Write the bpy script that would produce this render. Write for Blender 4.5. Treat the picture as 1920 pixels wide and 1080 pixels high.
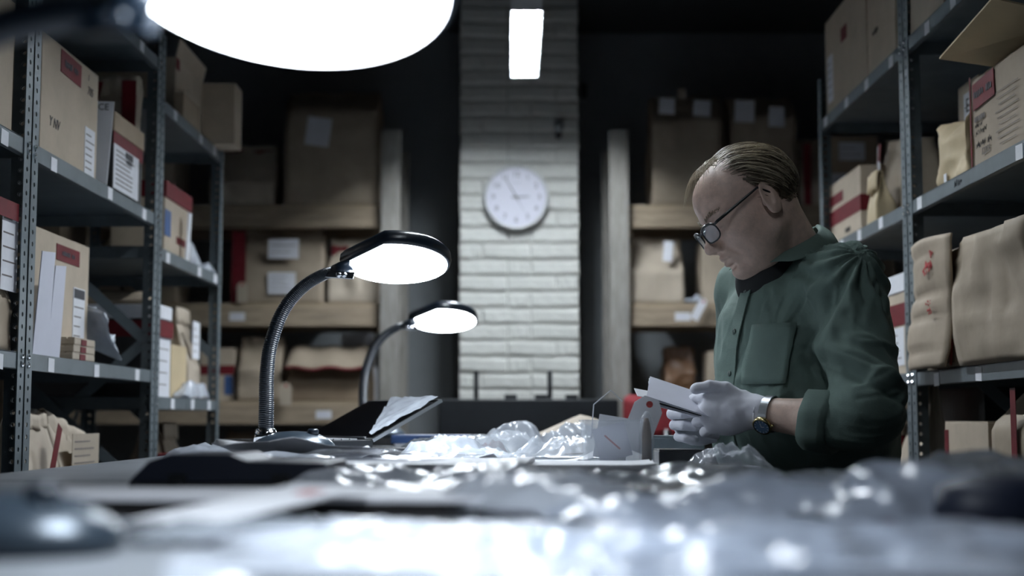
import bpy, bmesh, math, random
import numpy as np
from mathutils import Vector, Matrix

for o in list(bpy.data.objects):
    bpy.data.objects.remove(o, do_unlink=True)
SC = bpy.context.scene
COL = SC.collection

# ------------------------------------------------------------------ camera
F = 2667.0                     # focal length in pixels of the 1920 x 1080 frame (50 mm)
CZ = 1.10                      # eye height
PITCH = math.atan(245.0 / F)
cam = bpy.data.cameras.new('camera')
cam.sensor_width = 36.0
cam.lens = F / 1920.0 * 36.0
cam.clip_start = 0.02
cam.dof.use_dof = True
cam.dof.focus_distance = 2.72
cam.dof.aperture_fstop = 2.6
camo = bpy.data.objects.new('camera', cam)
COL.objects.link(camo)
camo.location = (0, 0, CZ)
camo.rotation_euler = (math.pi / 2 + PITCH, 0, 0)
SC.camera = camo

# ------------------------------------------------------------------ world, exposure
w = bpy.data.worlds.new('world')
SC.world = w
w.use_nodes = True
w.node_tree.nodes['Background'].inputs[0].default_value = (0.30, 0.42, 0.5, 1)
w.node_tree.nodes['Background'].inputs[1].default_value = 0.002
SC.view_settings.view_transform = 'Standard'
SC.view_settings.look = 'None'
SC.view_settings.exposure = 0.62
SC.view_settings.gamma = 1.0
SC.view_settings.use_curve_mapping = False
LAMP_L = 27.0                  # radiance of the desk lamp lenses
TUBE_L = 150.0                 # radiance of the fluorescent tubes

def W(px, py, d):
    """world point seen at pixel (px, py), at distance d in front of the camera"""
    u = (px - 960.0) / F; v = (540.0 - py) / F
    c, s = math.cos(PITCH), math.sin(PITCH)
    dy = c - v * s; dz = s + v * c
    t = d / dy
    return Vector((u * t, d, CZ + dz * t))

# ------------------------------------------------------------------ materials
MATS = {}
def mat(name, col, rough=0.6, metal=0.0, var=0.0, vscale=20.0, bump=0.0, bscale=60.0, stretch=None,
        alpha=1.0, emit=None, spec=0.5, col2=None, trans=0.0, detail=4.0, coat=0.0):
    if name in MATS: return MATS[name]
    m = bpy.data.materials.new(name); m.use_nodes = True
    nt = m.node_tree; N = nt.nodes; L = nt.links
    b = N['Principled BSDF']
    b.inputs['Base Color'].default_value = (*col, 1)
    b.inputs['Roughness'].default_value = rough
    b.inputs['Metallic'].default_value = metal
    b.inputs['Alpha'].default_value = alpha
    b.inputs['Specular IOR Level'].default_value = spec
    b.inputs['Transmission Weight'].default_value = trans
    b.inputs['Coat Weight'].default_value = coat
    tc = None
    if var > 0 or bump > 0:
        tc = N.new('ShaderNodeTexCoord')
        mp = N.new('ShaderNodeMapping')
        L.new(tc.outputs['Object'], mp.inputs['Vector'])
        if stretch: mp.inputs['Scale'].default_value = stretch
    if var > 0:
        n = N.new('ShaderNodeTexNoise'); n.inputs['Scale'].default_value = vscale
        n.inputs['Detail'].default_value = detail; n.inputs['Roughness'].default_value = 0.65
        L.new(mp.outputs[0], n.inputs['Vector'])
        r = N.new('ShaderNodeValToRGB')
        c2 = col2 if col2 else tuple(min(1, c * (1 + var)) for c in col)
        c1 = tuple(c * (1 - var) for c in col) if not col2 else col
        r.color_ramp.elements[0].color = (*c1, 1); r.color_ramp.elements[0].position = 0.3
        r.color_ramp.elements[1].color = (*c2, 1); r.color_ramp.elements[1].position = 0.7
        L.new(n.outputs['Fac'], r.inputs['Fac'])
        L.new(r.outputs['Color'], b.inputs['Base Color'])
    if bump > 0:
        n2 = N.new('ShaderNodeTexNoise'); n2.inputs['Scale'].default_value = bscale
        n2.inputs['Detail'].default_value = 5.0
        L.new(mp.outputs[0], n2.inputs['Vector'])
        bp = N.new('ShaderNodeBump'); bp.inputs['Strength'].default_value = bump
        bp.inputs['Distance'].default_value = 0.002
        L.new(n2.outputs['Fac'], bp.inputs['Height'])
        L.new(bp.outputs['Normal'], b.inputs['Normal'])
    if emit:
        b.inputs['Emission Color'].default_value = (*emit[0], 1)
        b.inputs['Emission Strength'].default_value = emit[1]
    MATS[name] = m
    return m

def build_materials():
    mat('cardboard', (0.45, 0.375, 0.29), 0.75, var=0.10, vscale=9, bump=0.08, bscale=180)
    mat('cardboard_dark', (0.33, 0.255, 0.18), 0.75, var=0.12, vscale=9, bump=0.08, bscale=180)
    mat('kraft', (0.335, 0.272, 0.205), 0.7, var=0.14, vscale=7, bump=0.35, bscale=28)
    mat('kraft_light', (0.43, 0.365, 0.29), 0.7, var=0.12, vscale=7, bump=0.3, bscale=24)
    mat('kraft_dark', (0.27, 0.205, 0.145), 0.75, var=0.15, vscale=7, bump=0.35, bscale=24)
    mat('manila', (0.52, 0.415, 0.26), 0.6, var=0.10, vscale=8, bump=0.25, bscale=22)
    mat('paper', (0.74, 0.75, 0.79), 0.7, var=0.03, vscale=12)
    mat('paper_lilac', (0.60, 0.61, 0.70), 0.7, var=0.04, vscale=12)
    mat('label_white', (0.70, 0.71, 0.76), 0.6, var=0.05, vscale=30)
    mat('red_tape', (0.13, 0.010, 0.015), 0.6, var=0.2, vscale=25, spec=0.25)
    mat('red_ink', (0.40, 0.05, 0.05), 0.6, var=0.35, vscale=60)
    mat('ink', (0.03, 0.03, 0.04), 0.6)
    mat('ink_soft', (0.16, 0.14, 0.14), 0.7)
    mat('ink_blue', (0.03, 0.06, 0.22), 0.6)
    mat('black_card', (0.018, 0.017, 0.018), 0.5, var=0.3, vscale=15)
    mat('black_plastic', (0.012, 0.014, 0.017), 0.32, var=0.2, vscale=20)
    mat('black_soft', (0.02, 0.022, 0.03), 0.55, bump=0.2, bscale=80)
    mat('lamp_black', (0.010, 0.017, 0.028), 0.28, spec=0.6)
    mat('lamp_base', (0.035, 0.05, 0.068), 0.28, metal=0.3, spec=0.6)
    mat('chrome', (0.75, 0.77, 0.8), 0.12, metal=1.0)
    mat('steel', (0.42, 0.44, 0.46), 0.35, metal=0.9)
    mat('gold', (0.55, 0.45, 0.22), 0.25, metal=1.0)
    mat('rack_metal', (0.135, 0.165, 0.185), 0.42, metal=0.2, var=0.18, vscale=14)
    mat('rack_deck', (0.125, 0.15, 0.168), 0.45, metal=0.2, var=0.2, vscale=8)
    mat('wood', (0.30, 0.235, 0.168), 0.7, var=0.28, vscale=6, stretch=(1.2, 9, 9), bump=0.2, bscale=20)
    mat('wood_grey', (0.26, 0.245, 0.225), 0.75, var=0.28, vscale=6, stretch=(9, 9, 1.2), bump=0.2, bscale=20)
    mat('plywood', (0.33, 0.26, 0.18), 0.75, var=0.2, vscale=5, stretch=(1, 6, 6))
    mat('brick_paint', (0.70, 0.70, 0.665), 0.55, var=0.07, vscale=16, bump=0.5, bscale=38)
    mat('mortar_paint', (0.60, 0.60, 0.57), 0.6, var=0.08, vscale=16, bump=0.4, bscale=40)
    mat('wall_paint', (0.235, 0.25, 0.265), 0.7, var=0.06, vscale=4, bump=0.1, bscale=40)
    mat('ceiling_paint', (0.05, 0.055, 0.06), 0.85, var=0.1, vscale=3)
    mat('floor_paint', (0.10, 0.10, 0.105), 0.5, var=0.2, vscale=5)
    mat('table_top', (0.20, 0.215, 0.235), 0.38, var=0.12, vscale=10)
    mat('table_leg', (0.06, 0.065, 0.07), 0.4, metal=0.5)
    mat('clock_face', (0.72, 0.72, 0.83), 0.4)
    mat('clock_rim', (0.62, 0.63, 0.64), 0.35, metal=0.1)
    mat('clock_ink', (0.16, 0.16, 0.2), 0.5)
    mat('fixture_white', (0.72, 0.74, 0.76), 0.4)
    mat('fixture_dark', (0.03, 0.032, 0.035), 0.5)
    mat('tube_glow', (1, 1, 1), 0.5, emit=((0.86, 0.94, 1.0), TUBE_L))
    mat('tube_dim', (1, 1, 1), 0.5, emit=((0.86, 0.94, 1.0), 330.0))
    mat('tube_near', (1, 1, 1), 0.5, emit=((0.86, 0.94, 1.0), 26.0))
    mat('reflector', (0.35, 0.36, 0.38), 0.35, metal=0.6)
    mat('lens_glow', (1, 1, 1), 0.5, emit=((0.84, 0.92, 1.0), LAMP_L))
    mat('lens_mark', (0.25, 0.3, 0.36), 0.3)
    mat('plastic_clear', (0.80, 0.85, 0.92), 0.10, alpha=0.28, spec=0.9)
    mat('plastic_milky', (0.54, 0.58, 0.65), 0.2, alpha=0.80, spec=0.8, var=0.12, vscale=18)
    mat('plastic_blue', (0.46, 0.52, 0.63), 0.2, alpha=0.85, spec=0.8, var=0.18, vscale=14)
    mat('plastic_grey', (0.30, 0.33, 0.37), 0.14, alpha=0.8, spec=0.8, var=0.3, vscale=14)
    mat('foil', (0.74, 0.76, 0.80), 0.2, metal=0.45, var=0.2, vscale=30)
    mat('glass_pane', (0.9, 0.95, 1.0), 0.03, alpha=0.22, spec=0.9)
    mat('screen', (0.004, 0.004, 0.005), 0.10, spec=0.5)
    mat('key_grey', (0.35, 0.36, 0.38), 0.5)
    mat('red_fabric', (0.22, 0.015, 0.022), 0.8, var=0.15, vscale=40, bump=0.2, bscale=200)
    mat('blue_card', (0.05, 0.11, 0.28), 0.5, var=0.1, vscale=12)
    mat('navy', (0.012, 0.018, 0.04), 0.5, bump=0.15, bscale=60)
    mat('brown_leather', (0.14, 0.075, 0.04), 0.5, var=0.2, vscale=20)
    # person
    mat('skin', (0.62, 0.45, 0.37), 0.46, var=0.13, vscale=55, bump=0.22, bscale=190, spec=0.45)
    mat('lip', (0.36, 0.19, 0.17), 0.45)
    mat('hair_base', (0.10, 0.075, 0.05), 0.55, var=0.3, vscale=70)
    mat('hair_dark', (0.085, 0.062, 0.04), 0.42, var=0.3, vscale=30)
    mat('hair_light', (0.42, 0.36, 0.26), 0.38, var=0.2, vscale=30)
    mat('shirt', (0.118, 0.176, 0.155), 0.8, var=0.12, vscale=9, bump=0.25, bscale=420)
    mat('throat_black', (0.012, 0.014, 0.016), 0.85)
    mat('button', (0.05, 0.08, 0.07), 0.35)
    mat('trousers', (0.012, 0.012, 0.014), 0.85, bump=0.1, bscale=200)
    mat('shoe', (0.012, 0.01, 0.01), 0.35)
    mat('glove', (0.62, 0.63, 0.70), 0.75, var=0.05, vscale=30, bump=0.15, bscale=90)
    mat('lens_glass', (0.55, 0.68, 0.82), 0.05, alpha=0.35, spec=1.0)
    mat('watch_dial', (0.12, 0.20, 0.32), 0.25)
build_materials()

# ------------------------------------------------------------------ mesh helpers
class MB:
    def __init__(s): s.v = []; s.f = []
    def add(s, verts, faces):
        o = len(s.v); s.v += [tuple(p) for p in verts]; s.f += [tuple(i + o for i in f) for f in faces]; return s
    def box(s, c, size, rot=None):
        x, y, z = size[0] / 2, size[1] / 2, size[2] / 2
        vs = [Vector(p) for p in ((-x,-y,-z),(x,-y,-z),(x,y,-z),(-x,y,-z),(-x,-y,z),(x,-y,z),(x,y,z),(-x,y,z))]
        if rot is not None: vs = [rot @ p for p in vs]
        c = Vector(c)
        return s.add([p + c for p in vs], [(0,3,2,1),(4,5,6,7),(0,1,5,4),(1,2,6,5),(2,3,7,6),(3,0,4,7)])
    def tube(s, path, rad, n=10, caps=True, flat=None):
        path = [Vector(p) for p in path]; m = len(path)
        if not hasattr(rad, '__len__'): rad = [rad] * m
        t0 = (path[1] - path[0]).normalized()
        ref = Vector((0, 0, 1)) if abs(t0.z) < 0.9 else Vector((1, 0, 0))
        nrm = t0.cross(ref).normalized()
        rings = []
        for i in range(m):
            t = (path[min(i + 1, m - 1)] - path[max(i - 1, 0)]).normalized()
            nrm = (nrm - t * nrm.dot(t)).normalized(); bn = t.cross(nrm)
            rings.append([path[i] + (nrm * math.cos(a) + bn * math.sin(a) * (flat or 1)) * rad[i] for a in [2 * math.pi * k / n for k in range(n)]])
        return s.loft(rings, caps)
    def loft(s, rings, caps=True):
        n = len(rings[0]); m = len(rings); vs = [p for r in rings for p in r]; fs = []
        for i in range(m - 1):
            for k in range(n):
                a = i * n + k; b = i * n + (k + 1) % n
                fs.append((a, b, b + n, a + n))
        if caps:
            fs.append(tuple(reversed(range(n)))); fs.append(tuple(range((m - 1) * n, m * n)))
        return s.add(vs, fs)
    def lathe(s, prof, n=32, c=(0, 0, 0), sx=1.0, sy=1.0):
        rings = [[(c[0] + r * sx * math.cos(a), c[1] + r * sy * math.sin(a), c[2] + z) for a in [2 * math.pi * k / n for k in range(n)]] for r, z in prof]
        return s.loft(rings, True)
    def prism(s, poly, y0, y1):
        """polygon in xz, extruded along y"""
        n = len(poly)
        vs = [(p[0], y0, p[1]) for p in poly] + [(p[0], y1, p[1]) for p in poly]
        fs = [tuple(range(n)), tuple(reversed(range(n, 2 * n)))] + [(k, k + n, (k + 1) % n + n, (k + 1) % n) for k in range(n)]
        return s.add(vs, fs)
    def mesh(s, name, m=None, smooth=False, fix=True):
        me = bpy.data.meshes.new(name); me.from_pydata([tuple(p) for p in s.v], [], s.f)
        if fix:
            bm = bmesh.new(); bm.from_mesh(me); bmesh.ops.recalc_face_normals(bm, faces=bm.faces); bm.to_mesh(me); bm.free()
        if smooth: me.polygons.foreach_set('use_smooth', [True] * len(me.polygons))
        if m: me.materials.append(MATS[m])
        me.update(); return me
    def build(s, name, m, parent=None, smooth=False, bevel=0.0, loc=None, rot=None, fix=True):
        o = link(name, s.mesh(name, m, smooth, fix), parent, loc, rot)
        if bevel:
            b = o.modifiers.new('bevel', 'BEVEL'); b.width = bevel; b.segments = 2; b.limit_method = 'ANGLE'
        return o

def link(name, me, parent=None, loc=None, rot=None):
    o = bpy.data.objects.new(name, me); COL.objects.link(o)
    if parent: o.parent = parent
    if loc is not None: o.location = loc
    if rot is not None: o.rotation_euler = rot
    return o
def tag(o, label, cat, group=None, kind=None):
    if label: o['label'] = label
    if cat: o['category'] = cat
    if group: o['group'] = group
    if kind: o['kind'] = kind
    return o
def thing(name, label, cat, loc=(0, 0, 0), rz=0.0, group=None, rot=None):
    o = bpy.data.objects.new(name, None); COL.objects.link(o); o.empty_display_size = 0.05
    o.location = loc; o.rotation_euler = rot if rot else (0, 0, rz)
    return tag(o, label, cat, group)
def struct(o): o['kind'] = 'structure'; return o
def boxo(name, c, size, m, parent=None, bevel=0.0, rot=None):
    return MB().box((0, 0, 0), size).build(name, m, parent, bevel=bevel, loc=c, rot=rot)

_txt = {}
def text(body, size, m, parent, loc, rot=(math.pi / 2, 0, 0), name='print', shear=0.0, depth=0.0004):
    key = (body, size, m, shear)
    if key not in _txt:
        cu = bpy.data.curves.new('t', 'FONT'); cu.body = body; cu.size = size; cu.align_x = 'CENTER'; cu.align_y = 'CENTER'
        cu.extrude = depth; cu.shear = shear; cu.resolution_u = 2
        t = bpy.data.objects.new('t', cu); COL.objects.link(t)
        dg = bpy.context.evaluated_depsgraph_get()
        me = bpy.data.meshes.new_from_object(t.evaluated_get(dg))
        bpy.data.objects.remove(t, do_unlink=True)
        me.materials.clear(); me.materials.append(MATS[m]); me.name = name
        _txt[key] = me
    return link(name, _txt[key], parent, loc, rot)

def scrawl(parent, loc, wd, ht, letters, m='ink', seed=0, rot=(0, 0, 0), name='handwriting', bars=False):
    """unreadable writing: a row of pen strokes, or of small printed blocks"""
    r = random.Random(seed); mb = MB(); step = wd / letters
    for k in range(letters):
        x = -wd / 2 + step * k
        if k % 6 == 5: continue
        if bars:
            mb.box((x + step * .45, 0, r.uniform(-.08, .08) * ht), (step * r.uniform(.55, .85), .0005, ht * r.uniform(.7, 1.0))); continue
        n = r.choice((3, 4, 4, 5)); pts = [Vector((x + step * .85 * j / (n - 1), 0, ht * (r.uniform(.15, .5) if j % 2 else r.uniform(-.5, -.1)))) for j in range(n)]
        mb.tube(pts, max(.0005, ht * .032), 4)
    return mb.build(name, m, parent, loc=loc, rot=rot)
# vectorised value noise
def _hash(ix, iy, iz, seed):
    h = (ix * 374761393 + iy * 668265263 + iz * 2147483647 + seed * 1274126177) & 0xFFFFFFFF
    h = ((h ^ (h >> 13)) * 1103515245) & 0xFFFFFFFF
    h = (h ^ (h >> 16)) & 0xFFFF
    return h.astype(np.float64) / 65535.0 * 2 - 1
def vnoise(p, seed=0):
    p = np.asarray(p, dtype=np.float64); i = np.floor(p).astype(np.int64); f = p - i
    f = f * f * f * (f * (f * 6 - 15) + 10)
    r = 0
    for a in (0, 1):
        for b in (0, 1):
            for c in (0, 1):
                wgt = (f[:, 0] if a else 1 - f[:, 0]) * (f[:, 1] if b else 1 - f[:, 1]) * (f[:, 2] if c else 1 - f[:, 2])
                r = r + wgt * _hash(i[:, 0] + a, i[:, 1] + b, i[:, 2] + c, seed)
    return r
def fbm(p, seed=0, octv=3):
    p = np.asarray(p, dtype=np.float64); r = 0; a = 1.0
    for k in range(octv):
        r = r + a * vnoise(p * (2 ** k), seed + k * 17); a *= 0.5
    return r
def ridge(p, seed=0, octv=2):
    p = np.asarray(p, dtype=np.float64); r = 0; a = 1.0
    for k in range(octv):
        r = r + a * (1 - 2 * np.abs(vnoise(p * (2 ** k), seed + k * 31))); a *= 0.5
    return r
# ------------------------------------------------------------------ the room
RX, RYB, RYF, RZ = 2.45, 6.9, -1.6, 3.0
struct(boxo('floor', (0, (RYB + RYF) / 2, -0.05), (2 * RX, RYB - RYF, 0.1), 'floor_paint'))
struct(boxo('ceiling', (0, (RYB + RYF) / 2, RZ + 0.05), (2 * RX, RYB - RYF, 0.1), 'ceiling_paint'))
struct(boxo('wall_back', (0, RYB + 0.05, RZ / 2), (2 * RX + 0.2, 0.1, RZ), 'wall_paint'))
struct(boxo('wall_front', (0, RYF - 0.05, RZ / 2), (2 * RX + 0.2, 0.1, RZ), 'wall_paint'))
struct(boxo('wall_left', (-RX - 0.05, (RYB + RYF) / 2, RZ / 2), (0.1, RYB - RYF, RZ), 'wall_paint'))
struct(boxo('wall_right', (RX + 0.05, (RYB + RYF) / 2, RZ / 2), (0.1, RYB - RYF, RZ), 'wall_paint'))

# painted brick pillar
PX0, PX1, PY = -0.237, 0.302, 6.30
rng = random.Random(4)
pil = struct(boxo('wall_pillar', ((PX0 + PX1) / 2, (PY + 0.012 + RYB) / 2, RZ / 2), (PX1 - PX0 - 0.012, RYB - PY - 0.012, RZ), 'mortar_paint'))
_br = {}
def brick_mesh(wd, var):
    k = (round(wd, 3), var)
    if k in _br: return _br[k]
    r = random.Random(var * 7 + int(wd * 1000)); h = 0.0655; dp = 0.09
    j = lambda a: r.uniform(-a, a)
    x = wd / 2; z = h / 2
    nx = 6
    top = [(-x + wd * i / nx, j(.0032)) for i in range(nx + 1)]
    bot = [(-x + wd * i / nx, j(.0032)) for i in range(nx + 1)]
    vs = []
    for i in range(nx + 1):
        e = 0.004 if 0 < i < nx else 0.0
        xi = top[i][0]; xe = xi + (0.004 if i == 0 else -0.004 if i == nx else 0)
        vs += [(xi, dp, z), (xi, 0.006, z + top[i][1]), (xe, -0.001 + j(.002), z - 0.011 + top[i][1]),
               (xe, -0.003 + j(.002), -z + 0.011 + bot[i][1]), (xi, 0.006, -z + bot[i][1]), (xi, dp, -z)]
    fs = []
    for i in range(nx):
        a = i * 6
        for q in range(5): fs.append((a + q, a + q + 1, a + q + 7, a + q + 6))
    fs.append((0, 1, 2, 3, 4, 5)); b = nx * 6; fs.append((b + 5, b + 4, b + 3, b + 2, b + 1, b))
    m = MB(); m.add(vs, fs); _br[k] = m.mesh('brick', 'brick_paint', smooth=False); return _br[k]
course = 0.0722
pc = pil.location
for c in range(41):
    z = course * (c + 0.5)
    seq = ((0.212, 0.100, 0.212), (0.100, 0.212, 0.212), (0.212, 0.212, 0.100))[(0, 1, 0, 2)[c % 4]]
    x = PX0 + 0.003 + rng.uniform(-.002, .002)
    for wd in seq:
        o = link('brick', brick_mesh(wd, rng.randrange(5)), pil)
        o.location = Vector((x + wd / 2, PY + rng.uniform(-.003, .003), z + rng.uniform(-.0012, .0012))) - pc
        o.rotation_euler = (0, rng.uniform(-.008, .008), rng.uniform(-.01, .01))
        x += wd + 0.0045

# ------------------------------------------------------------------ wall clock, two minutes to... five to three
cc = W(968, 371, PY - 0.02)
ck = thing('wall_clock', 'round white wall clock reading five to three on the brick pillar', 'clock', (cc.x, PY - 0.030, cc.z))
R = 0.1455
MB().lathe([(R * .90, 0.026), (R * .97, 0.022), (R, 0.010), (R, 0.0), (R, -0.012), (R * .985, -0.020), (R * .93, -0.022), (R * .905, -0.017), (R * .90, -0.010)], 64).build('rim', 'clock_rim', ck, True, rot=(-math.pi / 2, 0, 0))
MB().lathe([(R * .92, 0.006), (R * .92, -0.0125)], 64).build('face', 'clock_face', ck, rot=(-math.pi / 2, 0, 0))
for o in ck.children:
    o.rotation_euler = (-math.pi / 2, 0, 0)
# lathe axis z -> after -90 deg about x, +z maps to +y
fy = -0.0132
for n in range(1, 13):
    a = math.radians(90 - 30 * n)
    text(str(n), 0.034, 'clock_ink', ck, (math.cos(a) * R * .70, fy, math.sin(a) * R * .70), name='numeral')
m = MB()
for n in range(60):
    a = math.radians(6 * n); l = 0.006 if n % 5 else 0.009
    m.box((math.sin(a) * R * .86, fy, math.cos(a) * R * .86), (0.0012, 0.0006, l), Matrix.Rotation(a, 3, 'Y'))
m.build('minute_marks', 'clock_ink', ck)
boxo('print', (0, fy, R * .44), (.040, .0005, .004), 'paper_lilac', ck)
def hand(name, ang, ln, wd, y, tail=0.02):
    a = math.radians(ang); M = Matrix.Rotation(a, 3, 'Y')
    m = MB(); vs = [M @ Vector(p) for p in ((-wd, 0, -tail), (wd, 0, -tail), (wd * .5, 0, ln), (-wd * .5, 0, ln))]
    m.add([p + Vector((0, y, 0)) for p in vs] + [p + Vector((0, y - .001, 0)) for p in vs],
          [(0, 1, 2, 3), (7, 6, 5, 4), (0, 4, 5, 1), (1, 5, 6, 2), (2, 6, 7, 3), (3, 7, 4, 0)])
    m.build(name, 'clock_ink', ck)
hand('hour_hand', 88, 0.058, 0.0038, -0.0145)
hand('minute_hand', -30, 0.098, 0.003, -0.0165)
hand('second_hand', 152, 0.075, 0.001, -0.0182)
MB().lathe([(0.006, 0), (0.006, -0.012)], 16).build('hub', 'clock_ink', ck, loc=(0, -.008, 0), rot=(-math.pi / 2, 0, 0))
for o in ck.children:
    if o.name.startswith('hub'): o.rotation_euler = (-math.pi / 2, 0, 0)

# small lamp holder / sensor on the pillar, junction plate on the wall
p = W(1047, 240, PY - 0.04)
s = thing('wall_sensor', 'small grey sensor on a bracket above and beside the clock', 'sensor', (p.x, PY, p.z))
MB().box((0, -.004, 0.02), (.034, .014, .05)).build('wall_plate', 'steel', s, bevel=.002)
MB().tube([(0, -.01, .03), (0, -.05, .03), (0, -.062, .018)], .006, 8).build('arm', 'fixture_dark', s, True)
MB().lathe([(.012, .03), (.019, .022), (.022, -.005), (.019, -.02), (.012, -.024)], 18, (0, -.062, 0)).build('housing', 'steel', s, True)
MB().lathe([(.011, -.024), (.015, -.034), (.012, -.05), (.006, -.054)], 18, (0, -.062, 0)).build('sensor_tip', 'fixture_dark', s, True)
p = W(1094, 172, 6.88)
s = thing('junction_box', 'small dark junction box on the wall beside the pillar', 'junction box', (p.x, RYB, p.z))
MB().box((0, -.02, 0), (.035, .04, .085)).build('body', 'wall_paint', s, bevel=.004)
MB().box((0, -.042, 0), (.028, .004, .07)).build('cover', 'fixture_dark', s)

# ------------------------------------------------------------------ suspended fluorescent fixtures
def fixture(x, y0, y1, zb, label, glow, blade):
    t = thing('ceiling_light', label, 'ceiling light', (x, (y0 + y1) / 2, zb), 0, 'fluorescent fixtures hung along the aisle')
    L = y1 - y0; hw = 0.056
    MB().prism([(-hw, 0), (-hw, .075), (-.03, .095), (.03, .095), (hw, .075), (hw, 0), (hw - .002, 0), (hw - .002, .073), (-hw + .002, .073), (-hw + .002, 0)], -L / 2, L / 2).build('housing', 'fixture_dark', t)
    m = MB()
    for sx in (-1, 1):
        m.add([(sx * (hw - .0025), -L / 2 + .004, .001), (sx * (hw - .0025), L / 2 - .004, .001), (sx * .022, L / 2 - .004, .068), (sx * .022, -L / 2 + .004, .068)], [(0, 1, 2, 3)])
    m.add([(-.03, -L / 2 + .004, .07), (.03, -L / 2 + .004, .07), (.03, L / 2 - .004, .07), (-.03, L / 2 - .004, .07)], [(0, 1, 2, 3)])
    m.build('reflector', 'reflector', t, fix=False)
    for sy in (-1, 1):
        boxo('end_plate', (0, sy * (L / 2 - .002), .04), (2 * hw, .004, .08), 'fixture_white', t)
    MB().tube([(0, -L / 2 + .03, .042), (0, L / 2 - .03, .042)], .0125, 14).build('tube', glow, t, True)
    for sy in (-1, 1):
        boxo('lamp_holder', (0, sy * (L / 2 - .017), .045), (.03, .022, .045), 'fixture_white', t)
    n = 9
    for i in range(n):
        y = -L / 2 + L * (i + 1) / (n + 1)
        boxo('louvre', (0, y, .003 + blade / 2), (2 * hw - .006, .0025, blade), 'steel', t)
    for sy in (-1, 1):
        MB().tube([(0, sy * L * .36, .09), (0, sy * L * .36, RZ - zb)], .004, 6).build('hanger', 'fixture_dark', t)
    return t
fz = W(988, 25, 4.75).z
fixture(0.05, 4.72, 5.66, fz, 'lit fluorescent fixture hanging in front of the brick pillar', 'tube_dim', .016)
fixture(0.05, 2.95, 3.89, fz, 'lit fluorescent fixture hanging over the long table', 'tube_glow', .004)
fixture(0.05, 1.18, 2.12, fz, 'lit fluorescent fixture hanging over the bag-heaped table', 'tube_near', .004)

# ------------------------------------------------------------------ steel shelving
def upright_mesh(h):
    """L-section angle post with a row of round holes in each flange"""
    m = MB(); wd = .040; th = .0022; pitch = .025; n = int(h / pitch); r = .0052
    rect = [(wd, .5), (wd, 1), (wd / 2, 1), (0, 1), (0, .5), (0, 0), (wd / 2, 0), (wd, 0)]
    for fl in range(2):
        for i in range(n):
            z0 = i * pitch; cx = wd / 2; cz = z0 + pitch / 2
            o = [(u, z0 + v * pitch) for u, v in rect]
            q = [(cx + r * math.cos(math.pi / 4 * k), cz + r * math.sin(math.pi / 4 * k)) for k in range(8)]
            vs = []
            for t in (0, th):
                for (u, z) in o + q: vs.append((u, t, z) if fl == 0 else (t, u, z))
            fs = []
            for k in range(8):
                k2 = (k + 1) % 8
                fs += [(k, k2, 8 + k2, 8 + k), (16 + k, 24 + k, 24 + k2, 16 + k2), (8 + k, 8 + k2, 24 + k2, 24 + k)]
            m.add(vs, fs)
        H = n * pitch
        for u in (0, wd):
            vs = [(u, 0, 0), (u, th, 0), (u, th, H), (u, 0, H)]
            if fl: vs = [(b, a, c) for a, b, c in vs]
            m.add(vs, [(0, 1, 2, 3)])
    return m.mesh('upright', 'rack_metal', fix=False)
UPR = upright_mesh(2.2)
_bolt = MB().lathe([(.0055, 0), (.0055, .003), (.003, .005)], 8).mesh('bolt', 'chrome')
_sticker = MB().box((0, 0, 0), (.040, .0008, .030)).mesh('label_sticker', 'label_white')
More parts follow.
